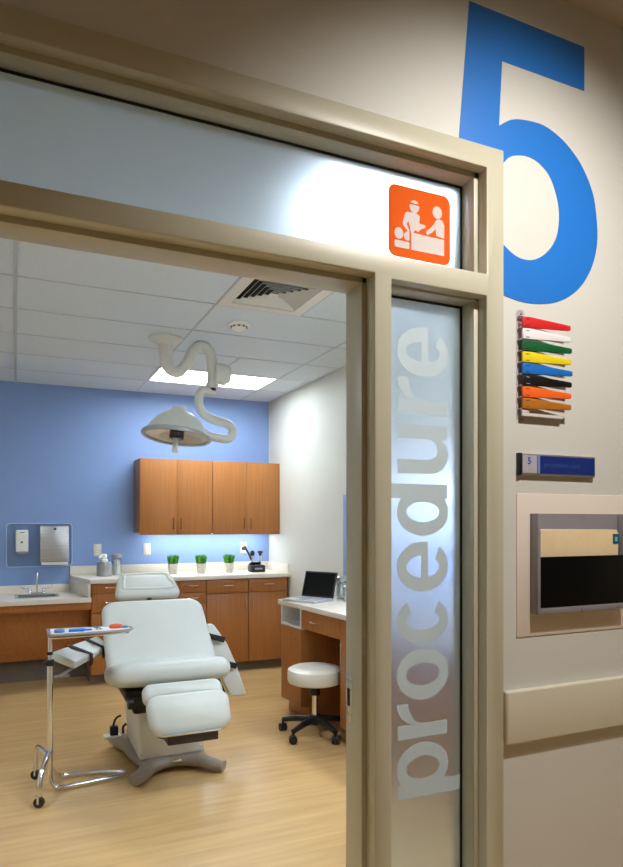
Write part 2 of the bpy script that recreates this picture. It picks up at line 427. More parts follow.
# ------------------------------------------------------------------ lettering on the sidelight
# glyphs in a u (reading direction) / v (height) space; u grows upwards (world z), v=0 baseline at X=1.311, v=1 x-height at X=1.119
def arc(cx, cy, rx, ry, a0, a1, n=28):
    return [(cx+rx*math.cos(math.radians(a0+(a1-a0)*k/n)), cy+ry*math.sin(math.radians(a0+(a1-a0)*k/n))) for k in range(n+1)]
def glyph(ch, w):
    """outline in metres, width w, x-height h"""
    h = .192; st = .046; ov = .004
    cx, cy = w/2, h/2; rx, ry = w/2, h/2+ov
    th = .036
    if ch == 'o': return [arc(cx, cy, rx, ry, 0, 359, 48), arc(cx, cy, rx-st, ry-th, 0, 359, 48)]
    if ch == 'c':
        return [arc(cx, cy, rx, ry, 38, 322, 40)+arc(cx, cy, rx-st, ry-th, 317, 43, 36)]
    if ch == 'e':
        yb0, yb1 = h*.40, h*.54
        out = arc(cx, cy, rx, ry, -42, -360+(-(90-90)), 1)
        a_in = math.degrees(math.asin(max(-1, min(1, (yb0-cy)/(ry-th)))))
        o = arc(cx, cy, rx, ry, 318, 0, 44)[::1]
        o = arc(cx, cy, rx, ry, 320, -8, 46)        # from the lower terminal round the left and over to the bar's right end
        # order: start lower terminal -> clockwise (through bottom, left, top) to right end of bar
        o = [(cx+rx*math.cos(math.radians(a)), cy+ry*math.sin(math.radians(a))) for a in [320-k*(320-(-0))/60 for k in range(61)]]
        o = [p for p in o]
        o += [(w, yb0)]
        o += [(cx-(rx-st)*math.cos(math.radians(a_in)), yb0)]
        o += [(cx+(rx-st)*math.cos(math.radians(a)), cy+(ry-th)*math.sin(math.radians(a))) for a in [180-a_in+4+k*(312-(184-a_in))/24 for k in range(25)]]
        a_up = math.degrees(math.asin((yb1-cy)/(ry-th)))
        hole = [(cx+(rx-st)*math.cos(math.radians(a)), cy+(ry-th)*math.sin(math.radians(a))) for a in [a_up+k*(180-2*a_up)/24 for k in range(25)]]
        return [o, hole]
    if ch in 'pd':
        st2 = .047; x0 = st2
        bw_ = w
        # bowl ellipse centred so its right edge is at w; meets the stem's inner edge
        rX = (w-.012)/2; cX = w-rX
        a = math.degrees(math.acos(max(-1, (x0-cX)/rX)))
        outer = [(0, -.056 if ch == 'p' else -.0), (x0, -.056 if ch == 'p' else 0)]
        outer = [(0, -.075), (x0, -.075)]
        outer += [(cX+rX*math.cos(math.radians(t)), cy+ry*math.sin(math.radians(t))) for t in [-a+k*(2*a)/44 for k in range(45)]]
        outer += [(x0, h), (0, h)]
        hx = rX-st*.98; hole = [(max(x0, cX+hx*math.cos(math.radians(t))), cy+(ry-th)*math.sin(math.radians(t))) for t in range(0, 360, 8)]
        lp = [outer, hole]
        if ch == 'd': lp = [[(w-x, h-y) for x, y in l] for l in lp]
        return lp
    if ch == 'r':
        return [[(0, 0), (st, 0), (st, h*.52)] + arc(w, h*.50, w-st, h*.29, 180, 95, 10) + [(w, h*.79), (w, h+.004)] + arc(w, h*.55, w*.66, h*.47, 94, 160, 10)[1:] + [(st, h*.86), (st, h), (0, h)]]
    if ch == 'u':
        return [[(0, h), (0, h*.36)] + arc(w*.40, h*.36, w*.40, h*.38, 180, 270, 10) + arc(w*.42, h*.36, w*.36, h*.38, 272, 320, 6)[1:] +
                [(w-st, .022), (w-st, 0), (w, 0), (w, h), (w-st, h), (w-st, h*.42)] + arc(w*.5, h*.42, w*.5-st, h*.22, 0, -180, 16)[1:] + [(st, h)]]
GL = [('p', .531, .709), ('r', .725, .840), ('o', .848, 1.015), ('c', 1.030, 1.184), ('e', 1.200, 1.365), ('d', 1.383, 1.552),
      ('u', 1.586, 1.746), ('r', 1.780, 1.897), ('e', 1.904, 2.064)]
# map (u, v) -> X = 1.311 - v, Z = z0 + u, extruded towards the corridor
lm = Matrix(((0, -1, 0, 1.311), (0, 0, -1, 1.8088), (1, 0, 0, 0), (0, 0, 0, 1)))
word = thing('frosted_lettering', 'word procedure in pale grey letters running up the narrow frosted sidelight', 'lettering', (1.215, 1.8088, .53))
for ch, z0, z1 in GL:
    mb = MB(); mb.shape2d([[(x+z0, y) for x, y in l] for l in glyph(ch, z1-z0)], .0007, lm)
    part('letter', mb, M['etch'], word)

# big blue 5 on the wall
def smooth_closed(pts, closed=False, sub=6):
    P = [Vector((*p, 0)) for p in pts]; out = []
    for i in range(len(P)-1):
        p0 = P[i-1] if i else P[i]*2-P[i+1]; p1, p2 = P[i], P[i+1]; p3 = P[i+2] if i+2 < len(P) else P[i+1]*2-P[i]
        for k in range(sub):
            u = k/sub; v = .5*((2*p1)+(-p0+p2)*u+(2*p0-5*p1+4*p2-p3)*u*u+(-p0+3*p1-3*p2+p3)*u**3); out.append((v.x, v.y))
    out.append((P[-1].x, P[-1].y)); return out
outer = smooth_closed([(1.446, 2.730), (1.50, 2.763), (1.56, 2.776), (1.635, 2.778), (1.705, 2.757), (1.765, 2.722), (1.818, 2.672), (1.866, 2.59), (1.885, 2.49), (1.884, 2.41), (1.861, 2.335), (1.820, 2.27), (1.767, 2.222), (1.708, 2.19), (1.638, 2.171), (1.55, 2.164), (1.459, 2.176)])
inner = smooth_closed([(1.459, 2.346), (1.506, 2.318), (1.55, 2.308), (1.60, 2.316), (1.655, 2.352), (1.695, 2.41), (1.707, 2.485), (1.695, 2.55), (1.665, 2.61), (1.622, 2.643), (1.585, 2.655), (1.544, 2.655), (1.495, 2.640), (1.459, 2.606)])
five = [(1.459, 2.647), (1.285, 2.647), (1.326, 3.10), (1.824, 3.10), (1.824, 2.946), (1.459, 2.946)] + outer + inner
solo('number_decal', MB().shape2d([five], .0012, Matrix(((1, 0, 0, 0), (0, 0, -1, WY-.0003), (0, 1, 0, 0), (0, 0, 0, 1)))), M['letter5'],
     'giant bright blue number 5 on the beige corridor wall', 'number', base=(1.585, WY, 2.164))

# orange pictogram on the transom glass
pic = thing('pictogram_sign', 'orange rounded square pictogram of two caregivers treating a patient, on the transom glass', 'sign', (1.203, 1.8088, 2.281))
def XZ(y): return Matrix(((1, 0, 0, 0), (0, 0, -1, y), (0, 1, 0, 0), (0, 0, 0, 1)))
def rrect(x0, x1, z0, z1, r, n=8):
    out = []
    for cx, cz, a in ((x1-r, z1-r, 0), (x0+r, z1-r, 90), (x0+r, z0+r, 180), (x1-r, z0+r, 270)):
        out += arc(cx, cz, r, r, a, a+90, n)
    return out
part('backing', MB().shape2d([rrect(1.083, 1.323, 2.2815, 2.513, .028)], .0006, XZ(1.8087)), M['orange_film'], pic)
def film_part(name, loops):
    mb = MB()
    for l in loops: mb.shape2d([l], .0006, XZ(1.8079))
    part(name, mb, M['white_film'], pic)
film_part('caregiver_figure', [arc(1.181, 2.4535, .0185, .0205, 0, 345, 24),
    [(1.152, 2.432), (1.145, 2.424), (1.137, 2.395), (1.138, 2.387), (1.158, 2.367), (1.163, 2.371), (1.152, 2.391), (1.158, 2.404), (1.164, 2.385), (1.168, 2.366),
     (1.176, 2.366), (1.184, 2.378), (1.196, 2.374), (1.206, 2.384), (1.224, 2.392), (1.224, 2.400), (1.206, 2.402), (1.2, 2.404), (1.202, 2.426), (1.19, 2.433)]])
film_part('assistant_figure', [arc(1.2705, 2.4515, .0185, .0205, 0, 345, 24),
    [(1.267, 2.427), (1.258, 2.412), (1.245, 2.397), (1.228, 2.384), (1.227, 2.374), (1.234, 2.371), (1.252, 2.383), (1.264, 2.396), (1.266, 2.374), (1.298, 2.370), (1.299, 2.412), (1.292, 2.427), (1.28, 2.431)]])
film_part('patient_figure', [arc(1.1225, 2.3575, .0165, .0185, 0, 345, 24), [(1.162, 2.340), (1.162, 2.368), (1.152, 2.368), (1.144, 2.362), (1.1415, 2.352), (1.145, 2.342), (1.152, 2.339)],
    rrect(1.106, 1.162, 2.312, 2.3345, .004, 3)])
film_part('table_figure', [[(1.169, 2.312), (1.298, 2.312), (1.298, 2.366), (1.24, 2.366), (1.169, 2.368)]])
mb = MB(); mb.shape2d([[(1.163, 2.459), (1.199, 2.4585), (1.197, 2.464), (1.186, 2.4635), (1.183, 2.461), (1.176, 2.464), (1.165, 2.465)]], .0006, XZ(1.8071)); part('mask_band', mb, M['orange_film'], pic)

# ------------------------------------------------------------------ corridor wall fittings
# handrail
hr = MB(); hr.box((1.459, 1.684, .698), (4.59, WY-.0005, .874), .008, 3)
hro = solo('wall_handrail', hr, mat('rail_vinyl', srgb(214, 208, 188), .4), 'wide beige crash rail running along the corridor wall', 'crash rail', base=(3, WY, .698))
# white wall guard panel
wg = MB(); wg.box((1.519, WY-.0035, 1.044), (2.28, WY-.0003, 1.524), .0015)
solo('wall_guard_panel', wg, M['panel_white'], 'pale flat protective panel behind the chart holder', 'panel', base=(1.9, WY, 1.044))
# chart holder
ch = thing('chart_holder', 'grey wall mounted chart holder with a black pocket', 'chart holder', (1.80, 1.7083, 1.119))
x0, x1, z0, z1 = 1.574, 1.985, 1.121, 1.457; yb, yf = 1.7083, 1.670
part('back_panel', MB().box((x0, yb-.006, z0), (x1, yb, z1), .001), M['grey'], ch)
for a, b in ((x0, x0+.012), (x1-.012, x1)):
    part('side_panel', MB().box((a, yf, z0), (b, yb-.006, z1), .002), M['grey'], ch)
part('bottom_panel', MB().box((x0+.012, yf, z0), (x1-.012, yb-.006, z0+.022), .002), M['grey'], ch)
pk = MB(); pk.box((x0+.012, yf-.001, 1.143), (x1-.012, yf+.003, 1.312), .001); part('pocket', pk, M['black_gloss'], ch, label='black glossy front pocket')
for xx in (1.61, 1.77, 1.94): part('screw', MB().cyl((xx, yf-.002, 1.131), (xx, yf+.002, 1.131), .004), M['alu'], ch)
fo = thing('file_folder', 'manila folder with a small teal tab label, standing in the grey chart holder', 'folder', (1.8, 1.69, 1.15))
mb = MB(); mb.prism([(1.592, 1.686, 1.15), (1.955, 1.686, 1.15), (1.963, 1.686, 1.385), (1.953, 1.686, 1.402), (1.603, 1.686, 1.405), (1.592, 1.686, 1.395)], (0, .006, 0), .0008)
part('folder_cover', mb, M['manila'], fo)
lb = part('label_sticker', MB().box((1.934, 1.6842, 1.352), (1.962, 1.6855, 1.386)), M['teal'], fo, label='dark teal square label')
part('label_mark', MB().box((1.942, 1.6832, 1.36), (1.954, 1.6841, 1.376)), mat('pale_teal', srgb(120, 190, 215), .5), lb)
# room sign
rs = thing('room_sign', 'slim silver framed room sign with small 5 and navy blue insert', 'sign', (1.69, WY, 1.586))
part('sign_frame', MB().box((1.522, WY-.014, 1.585), (1.862, WY-.0003, 1.657), .002), M['alu'], rs)
part('end_cap', MB().box((1.518, WY-.0155, 1.584), (1.531, WY-.0003, 1.658), .001), M['black'], rs, label='black end cap')
yy = WY-.0146
part('number_insert', MB().box((1.533, yy-.0008, 1.592), (1.594, yy+.001, 1.651)), M['lav'], rs)
part('name_insert', MB().box((1.610, yy-.0008, 1.592), (1.858, yy+.001, 1.651)), M['navy'], rs, label='navy blue insert with faint lettering')
part('divider', MB().box((1.597, yy-.0012, 1.592), (1.607, yy+.001, 1.651)), M['paleblue'], rs)
TX = lambda x, y, z: Matrix.Translation((x, y, z)) @ Matrix.Rotation(PI/2, 4, 'X')
part('sign_number', MB().text('5', .032, TX(1.553, yy-.0012, 1.622), .0003, .0006), M['blueprint'], rs)
part('sign_lettering', MB().text('procedure care', .0265, TX(1.624, yy-.0012, 1.614), .0003, 0), mat('faint_print', srgb(50, 78, 150), .5), rs)
part('sign_mark', MB().box((1.557, yy-.0012, 1.600), (1.578, yy-.0005, 1.606)), mat('pale_red', srgb(200, 160, 165), .5), rs)
# status flags
fs = thing('room_status_flags', 'clear wall bracket of eight coloured status flags under the blue number', 'status flags', (1.545, WY, 1.762))
bk = MB(); bk.shape2d([rrect(1.517, 1.553, 1.765, 2.137, .016)], .003, XZ(WY))
br = part('bracket', bk, M['clear_plastic'], fs, label='clear plastic bracket')
GC = mat('grey_clear', srgb(200, 194, 202), .3)
for z in (2.122, 1.785): part('screw_head', MB().cyl((1.537, WY-.006, z), (1.537, WY-.003, z), .004), M['alu'], br)
for k in range(9):
    bs = MB(); bs.box((1.523, WY-.016, 2.113-k*.0385-.002), (1.545, WY-.003, 2.113-k*.0385+.001), .0005)
    part('hinge_knuckle', bs, GC, br)
names = ['red', 'white', 'green', 'yellow', 'blue', 'black', 'orange', 'brown']
for k, c_ in enumerate(names):
    zt = 2.108-k*.0385
    L_ = [.196, .196, .201, .199, .204, .201, .199, .199][k]
    X0 = 1.527; Y0 = WY-.016; Y1 = WY-.030
    mb = MB()
    # wedge: tall at the hinge, low at the free end, 7 mm thick
    prof = [(X0, zt), (X0+.03, zt+.001), (X0+L_-.004, zt-.0115), (X0+L_, zt-.014), (X0+L_, zt-.027), (X0+L_-.004, zt-.029), (X0+.03, zt-.0345), (X0, zt-.034)]
    mb.prism([(x, Y0-(x-X0)*.07, z) for x, z in prof], (0, -.008, 0), .0012)
    fl = part('flag', mb, M['flag_'+c_], fs, label=c_+' flag')
    t2 = MB(); t2.box((X0+.012, Y0-.0105, zt-.008), (X0+.026, Y0-.0088, zt-.0065)); t2.box((X0+.012, Y0-.0105, zt-.029), (X0+.026, Y0-.0088, zt-.0275))
    part('slot', t2, mat('slot_grey', srgb(60, 55, 60) if c_ != 'black' else srgb(190, 190, 190), .5), fl)
mb = MB(); mb.box((X0, WY-.02, 1.780), (X0+.18, WY-.014, 1.7905), .001); mb.box((X0, WY-.02, 1.7905), (X0+.03, WY-.012, 1.801), .001)
part('clear_flag', mb, mat('milky_clear', srgb(216, 208, 206), .3), fs, label='clear plastic blank at the bottom')

# ------------------------------------------------------------------ ceiling fixtures
def troffer(box, label):
    x0, x1, y0, y1 = box
    t = thing('ceiling_light', label, 'light', ((x0+x1)/2, (y0+y1)/2, H), group='recessed troffers')
    f = MB(); e = .022
    f.box((x0+.006, y0+.005, H-.004), (x0+e, y1-.005, H+.05)); f.box((x1-e, y0+.005, H-.004), (x1-.006, y1-.005, H+.05))
    f.box((x0+e, y0+.005, H-.004), (x1-e, y0+e, H+.05)); f.box((x0+e, y1-e, H-.004), (x1-e, y1-.005, H+.05))
    part('housing', f, M['enamel'], t)
    d = MB(); d.box((x0+e, y0+e, H+.016), (x1-e, y1-e, H+.022)); part('diffuser', d, M['glow'], t, label='glowing white diffuser')
    r = MB(); ym = (y0+y1)/2
    r.box((x0+e, ym-.035, H+.002), (x1-e, ym+.035, H+.0155), .002); 
    part('centre_basket', r, emit('basket_glow', (.84, .93, 1), 5), t)
    return t
troffer(TR[0], 'glowing rectangular ceiling light near the blue wall, behind the exam lamp arm')
troffer(TR[1], 'glowing rectangular ceiling light just inside the room, seen blurred through the frosted transom')
troffer(TR[2], 'added square ceiling light, out of view, brightening the left half of the room')  # extra light outside the view, added to brighten the room
vt = thing('ceiling_vent', 'square white louvred air vent in the room ceiling', 'vent', (1.35, 3.49, H))
x0, x1, y0, y1 = VT
f = MB(); e = .072
f.box((x0+.006, y0+.005, H-.004), (x0+e, y1-.005, H+.02)); f.box((x1-e, y0+.005, H-.004), (x1-.006, y1-.005, H+.02))
f.box((x0+e, y0+.005, H-.004), (x1-e, y0+e, H+.02)); f.box((x0+e, y1-e, H-.004), (x1-e, y1-.005, H+.02))
part('vent_frame', f, M['enamel'], vt)
part('duct', MB().box((x0+.01, y0+.01, H+.035), (x1-.01, y1-.01, H+.04)), M['vent_dark'], vt)
cx, cy = (x0+x1)/2, (y0+y1)/2
hw0 = (x1-x0)/2-e; hh0 = (y1-y0)/2-e
for k in range(6):
    s_ = 1-k*.16; a, b = hw0*s_, hh0*s_; a2, b2 = a-.017, b-.017
    l = MB(); t = l.bm; zt, zb = H+.017, H+.001
    # each louvre: a sloped square ring flaring down and outwards
    o = [t.verts.new((cx+i*a, cy+j*b, zb)) for i, j in ((-1, -1), (1, -1), (1, 1), (-1, 1))]
    i_ = [t.verts.new((cx+i*a2, cy+j*b2, zt)) for i, j in ((-1, -1), (1, -1), (1, 1), (-1, 1))]
    o2 = [t.verts.new((v.co.x, v.co.y, zb+.002)) for v in o]; i2 = [t.verts.new((v.co.x, v.co.y, zt+.002)) for v in i_]
    for n in range(4):
        m_ = (n+1) % 4
        t.faces.new((o[n], o[m_], i_[m_], i_[n])); t.faces.new((o2[m_], o2[n], i2[n], i2[m_])); t.faces.new((o[m_], o[n], o2[n], o2[m_])); t.faces.new((i_[n], i_[m_], i2[m_], i2[n]))
    part('louvre', l, M['enamel'], vt)
sd = thing('smoke_detector', 'small round white detector on the room ceiling', 'detector', (1.323, 4.086, H))
part('base', MB().lathe([(.0, H-.0002), (.075, H-.0002), (.075, H-.008), (.066, H-.016), (0, H-.016)], Matrix.Translation((1.323, 4.086, 0))), M['white'], sd)
part('dome', MB().lathe([(.05, -.0165), (.05, -.03), (.036, -.04), (0, -.042)], Matrix.Translation((1.323, 4.086, H))), M['white'], sd)
for k in range(10):
    sl = MB()
    a = 2*PI*k/10; sl.box((1.323+.0505*math.cos(a)-.006, 4.086+.0505*math.sin(a)-.003, H-.027), (1.323+.0505*math.cos(a)+.006, 4.086+.0505*math.sin(a)+.003, H-.019))
    part('slot', sl, M['label_dark'], sd)

# ------------------------------------------------------------------ exam lamp
YL = 4.6
lp = thing('exam_lamp', 'white surgical lamp on a jointed ceiling arm above the exam chair', 'lamp', (.957, YL, H))
part('ceiling_mount', MB().lathe([(0, H-.0002), (.115, H-.0002), (.115, H-.012), (.09, H-.03), (.052, H-.05), (.048, H-.12), (0, H-.12)], Matrix.Translation((.955, YL, 0))), M['enamel'], lp)
up_arm = MB().tube([(.955, YL, 2.62), (.955, YL, 2.55), (.99, YL, 2.50), (1.045, YL, 2.49), (1.105, YL, 2.56), (1.15, YL, 2.65), (1.21, YL, 2.69), (1.27, YL, 2.65), (1.288, YL, 2.55), (1.288, YL, 2.42)],
                   [.045, .042, .04, .038, .036, .036, .038, .038, .038, .038], n=20)
ua = part('upper_arm', up_arm, M['enamel'], lp)
jt = MB(); jt.tube([(1.30, YL, 2.50), (1.385, YL, 2.50), (1.415, YL, 2.50)], [.075, .075, .055], n=24, smooth=False); jt.cyl((1.288, YL, 2.43), (1.288, YL, 2.395), .045)
part('joint_housing', jt, M['enamel'], lp)
jb = MB(); jb.cyl((1.288, YL, 2.396), (1.288, YL, 2.375), .028); part('joint_cap', jb, M['black'], lp)
part('lower_arm', MB().tube([(1.288, YL, 2.375), (1.285, YL, 2.37), (1.22, YL, 2.372), (1.193, YL, 2.33), (1.193, YL, 2.265), (1.23, YL, 2.20), (1.31, YL, 2.165), (1.40, YL, 2.145), (1.44, YL, 2.105), (1.43, YL, 2.055), (1.39, YL, 2.035), (1.30, YL, 2.045), (1.215, YL, 2.062)],
                         [.02, .026, .03, .031, .031, .031, .031, .031, .031, .031, .031, .03, .027], n=18), M['enamel'], lp)
hm = Matrix.Translation((1.03, YL, 2.03)) @ Matrix.Rotation(math.radians(7.5), 4, 'Y') @ Matrix.Rotation(math.radians(-5), 4, 'X')
hd = part('lamp_head', MB().lathe([(.236, 0), (.238, .012), (.232, .022), (.215, .028), (.185, .085), (.145, .135), (.1, .17), (.06, .188), (.0, .193)][::-1] + [], hm, n=56, cap=False), M['enamel'], lp)
part('rim', MB().lathe([(.218, -.006), (.238, -.008), (.245, .0), (.244, .014), (.236, .022), (.222, .02), (.218, -.006)], hm, n=56, cap=False), mat('rim_grey', srgb(170, 178, 180), .3, .4), hd)
part('cap', MB().lathe([(0, .185), (.05, .185), (.05, .21), (.042, .216), (0, .216)], hm), M['enamel'], hd)
part('reflector', MB().lathe([(.217, .008), (.19, .02), (.12, .05), (.06, .06), (.0, .062)], hm, n=56, cap=False), M['reflector'], hd, label='warm tinted inner reflector')
part('lens', MB().lathe([(.0, .0), (.15, .0), (.15, .004), (0, .004)], hm @ Matrix.Translation((.03, 0, -.004))), M['acrylic'], hd)
part('lamp_module', MB().lathe([(0, -.012), (.05, -.012), (.05, .055), (0, .055)], hm), M['black'], hd, label='black centre module')
part('sterile_handle', MB().lathe([(0, -.012), (.021, -.012), (.019, -.04), (.022, -.1), (.02, -.112), (0, -.112)], hm), M['enamel'], hd)
part('yoke', MB().tube([(1.22, YL, 2.06), (1.25, YL, 2.058)], .036, n=18, smooth=False), M['enamel'], lp)

# ------------------------------------------------------------------ back wall: base cabinets
def handle(parent, x, y, z, horiz=True, L_=.09, m_='chrome', lab='slim metal handle'):
    """bow handle standing off the front (front faces -Y) centred at x, z"""
    a = L_/2; s = .028
    if horiz: pts = [(x-a, y, z), (x-a, y-s*.8, z), (x-a*.75, y-s, z), (x+a*.75, y-s, z), (x+a, y-s*.8, z), (x+a, y, z)]
    else: pts = [(x, y, z-a), (x, y-s*.8, z-a), (x, y-s, z-a*.75), (x, y-s, z+a*.75), (x, y-s*.8, z+a), (x, y, z+a)]
    return part('handle', MB().tube(pts, .0045, n=8, smooth=False), M[m_], parent, label=lab)
CF = 6.02     # cabinet front plane
def base_unit(x0, x1, spec, label, grp='base cabinets under the long counter'):
    t = thing('base_cabinet', label, 'cabinet', ((x0+x1)/2, 6.3, 0), group=grp)
    b = MB(); b.box((x0, CF+.02, .09), (x1, BY-.003, .893)); part('body', b, M['wood'], t)
    part('toe_kick', MB().box((x0, CF+.085, 0), (x1, BY-.003, .089)), M['kick'], t, label='grey toe kick')
    g = .003
    for kind, z0, z1, hx in spec:
        if kind == 'drawer':
            o = part('drawer', MB().box((x0+g, CF, z0+g), (x1-g, CF+.019, z1-g), .0015), M['wood'], t)
            handle(o, (x0+x1)/2, CF, (z0+z1)/2+.01)
        else:
            xa, xb = {'L': (x0, (x0+x1)/2), 'R': ((x0+x1)/2, x1), 'F': (x0, x1)}[kind[-1]]
            o = part('door', MB().box((xa+g, CF, z0+g), (xb-g, CF+.019, z1-g), .0015), M['wood'], t)
            handle(o, hx, CF, z1-.10, False)
    return t
ZD = [.895, .792, .702, .09]
base_unit(.60, .925, [('drawer', .80, .89, 0), ('drawer', .63, .80, 0), ('drawer', .36, .63, 0), ('drawer', .09, .36, 0)], 'drawer cabinet beside the sink, its front partly behind the chair back')
base_unit(.925, 1.37, [('drawer', .77, .89, 0), ('doorL', .09, .77, 1.12), ('doorR', .09, .77, 1.175)], 'wooden base cabinet hidden largely behind the exam chair headrest')
base_unit(1.37, 1.632, [('drawer', .775, .89, 0), ('drawer', .665, .775, 0), ('drawer', .38, .665, 0), ('drawer', .09, .38, 0)], 'narrow drawer stack just right of the chair headrest')
base_unit(1.632, 2.045, [('drawer', .755, .89, 0), ('doorF', .09, .755, 2.015)], 'wooden base cabinet with a door behind the chair armrest, under the middle plants')
base_unit(2.045, 2.45, [('drawer', .755, .89, 0), ('doorF', .09, .755, 2.085)], 'rightmost base cabinet of the back wall, under the black charging stand')
# long counter, slanted left end, with splashes
ct = thing('worktop', 'long off white counter along the blue wall with low backsplash', 'worktop', (1.5, 6.3, .895))
ZC = .933
part('top', MB().prism([(.588, 5.975, ZC-.038), (2.468, 5.975, ZC-.038), (2.468, BY-.001, ZC-.038), (.47, BY-.001, ZC-.038), (.47, 6.5, ZC-.038)], (0, 0, .038), .003), M['counter'], ct)
part('backsplash', MB().box((.466, BY-.022, ZC+.0005), (2.447, BY-.001, 1.018), .002), M['counter'], ct)
part('side_splash', MB().box((2.447, 6.0, ZC+.0005), (2.468, BY-.001, 1.018), .002), M['counter'], ct)
part('end_panel', MB().prism([(.572, 5.98, .777), (.590, 5.98, .777), (.484, BY-.023, .777), (.464, BY-.023, .777)], (0, 0, .117), .001), M['counter'], ct)
part('end_backsplash', MB().box((.462, BY-.022, .852), (.5, BY-.001, ZC-.04), .001), M['counter'], ct)
# sink counter
sk = thing('sink_counter', 'lower off white counter with sink left of the long worktop', 'worktop', (-.4, 6.3, .737))
SZ = .776
# counter with a hole for the bowl: four slabs
hx0, hx1, hy0, hy1 = .005, .335, 6.17, 6.42
tp = MB()
tp.box((LX+.001, 5.965, SZ-.038), (hx0, BY-.001, SZ)); tp.box((hx1, 5.965, SZ-.038), (.597, BY-.001, SZ)); tp.box((hx0, 5.965, SZ-.038), (hx1, hy0, SZ)); tp.box((hx0, hy1, SZ-.038), (hx1, BY-.001, SZ))
part('top', tp, M['counter'], sk)
part('backsplash', MB().box((LX+.001, BY-.022, SZ+.0005), (.462, BY-.001, .852), .002), M['counter'], sk)
part('apron', MB().box((LX+.001, 6.0, .672), (.597, 6.02, .737), .001), M['wood'], sk, label='wooden apron under the counter')
part('knee_panel', MB().prism([(LX+.001, 6.13, .655), (LX+.001, 6.15, .655), (LX+.001, 6.33, .21), (LX+.001, 6.31, .21)], (.597-LX-.001, 0, 0), .001), M['wood'], sk, label='sloping wooden knee panel')
part('lower_panel', MB().box((LX+.001, 6.44, 0), (.597, 6.46, .30)), M['kick'], sk, label='grey lower panel')
si = thing('sink', 'small stainless steel sink set in the lower counter', 'sink', (.17, 6.3, SZ))
rm = MB()
for a, b in (((hx0-.015, hy0-.012), (hx1+.015, hy0+.014)), ((hx0-.015, hy1-.004), (hx1+.015, hy1+.07)), ((hx0-.015, hy0+.014), (hx0+.014, hy1-.004)), ((hx1-.014, hy0+.014), (hx1+.015, hy1-.004))):
    rm.box((a[0], a[1], SZ), (b[0], b[1], SZ+.005), .0015)
part('rim', rm, M['steel'], si)
bo = MB(); t = bo.bm
bmesh.ops.create_cube(t, size=1); bmesh.ops.transform(t, matrix=Matrix.Translation(((hx0+hx1)/2, (hy0+hy1)/2, SZ-.07)) @ Matrix.Diagonal((hx1-hx0-.012, hy1-hy0-.012, .146, 1)), verts=t.verts)
bmesh.ops.delete(t, geom=[f for f in t.faces if f.normal.z > .9], context='FACES')
part('bowl', bo, M['steel'], si)
fc = thing('faucet', 'chrome gooseneck faucet with two wing handles on the small sink', 'faucet', (.172, 6.455, SZ+.005))
fz = SZ+.005
part('body', MB().box((.10, 6.43, fz), (.245, 6.48, fz+.018), .006, 3), M['chrome'], fc)
part('spout', MB().tube([(.172, 6.455, fz+.015), (.172, 6.455, .93), (.172, 6.44, .972), (.172, 6.40, .985), (.172, 6.365, .965), (.172, 6.355, .92)], .0085, n=12), M['chrome'], fc)
for sg in (-1, 1):
    hx = .172+sg*.058
    o = part('valve', MB().lathe([(0, fz+.015), (.017, fz+.015), (.015, fz+.045), (.009, fz+.055), (0, fz+.055)], Matrix.Translation((hx, 6.455, 0))), M['chrome'], fc)
    part('wing_handle', MB().tube([(hx, 6.455, fz+.05), (hx+sg*.03, 6.44, fz+.05), (hx+sg*.062, 6.42, fz+.06), (hx+sg*.07, 6.415, fz+.088)], .006, n=10), M['chrome'], o)
# clear wall shield with dispensers
sh = thing('splash_shield', 'clear acrylic wall panel with pale edge behind the dispensers', 'panel', (.2, BY, 1.017))
part('sheet', MB().shape2d([rrect(-.083, .488, 1.017, 1.425, .035)], .003, XZ(BY-.0005)), M['acrylic'], sh)
part('edge', MB().shape2d([rrect(-.083, .488, 1.017, 1.425, .035), rrect(-.075, .480, 1.025, 1.417, .029)], .006, XZ(BY-.0005)), M['acrylic_edge'], sh)
sdp = thing('soap_dispenser', 'white wall soap dispenser on the clear panel above the sink', 'soap dispenser', (.05, BY, 1.139))
part('body', MB().box((-.003, 6.515, 1.16), (.103, BY-.0045, 1.362), .012, 4), M['white'], sdp)
part('push_bar', MB().box((.012, 6.508, 1.139), (.09, 6.56, 1.166), .006, 3), M['grey'], sdp, label='grey push bar')
lbp = part('label_print', MB().box((.03, 6.5135, 1.235), (.07, 6.5148, 1.265)), M['paper'], sdp)
part('green_mark', MB().lathe([(0, 0), (.011, 0), (.011, .0008), (0, .0008)], Matrix.Translation((.048, 6.513, 1.25)) @ Matrix.Rotation(PI/2, 4, 'X'), n=16), M['green_dot'], lbp)
part('window', MB().box((.03, 6.5135, 1.335), (.07, 6.5148, 1.341)), M['label_dark'], sdp)
td = thing('towel_dispenser', 'stainless steel paper towel dispenser on the clear panel', 'towel dispenser', (.325, BY, 1.037))
part('body', MB().prism([(.203, 6.495, 1.07), (.203, 6.51, 1.397), (.203, BY-.0045, 1.397), (.203, BY-.0045, 1.062)], (.247, 0, 0), .004), M['steel'], td)
part('lock', MB().lathe([(0, 0), (.013, 0), (.013, .006), (0, .006)], Matrix.Translation((.33, 6.511, 1.37)) @ Matrix.Rotation(PI/2, 4, 'X'), n=20), M['label_dark'], td)
part('paper_towel', MB().box((.213, 6.51, 1.037), (.443, 6.575, 1.064), .003), M['paper'], td, label='white folded paper towel')
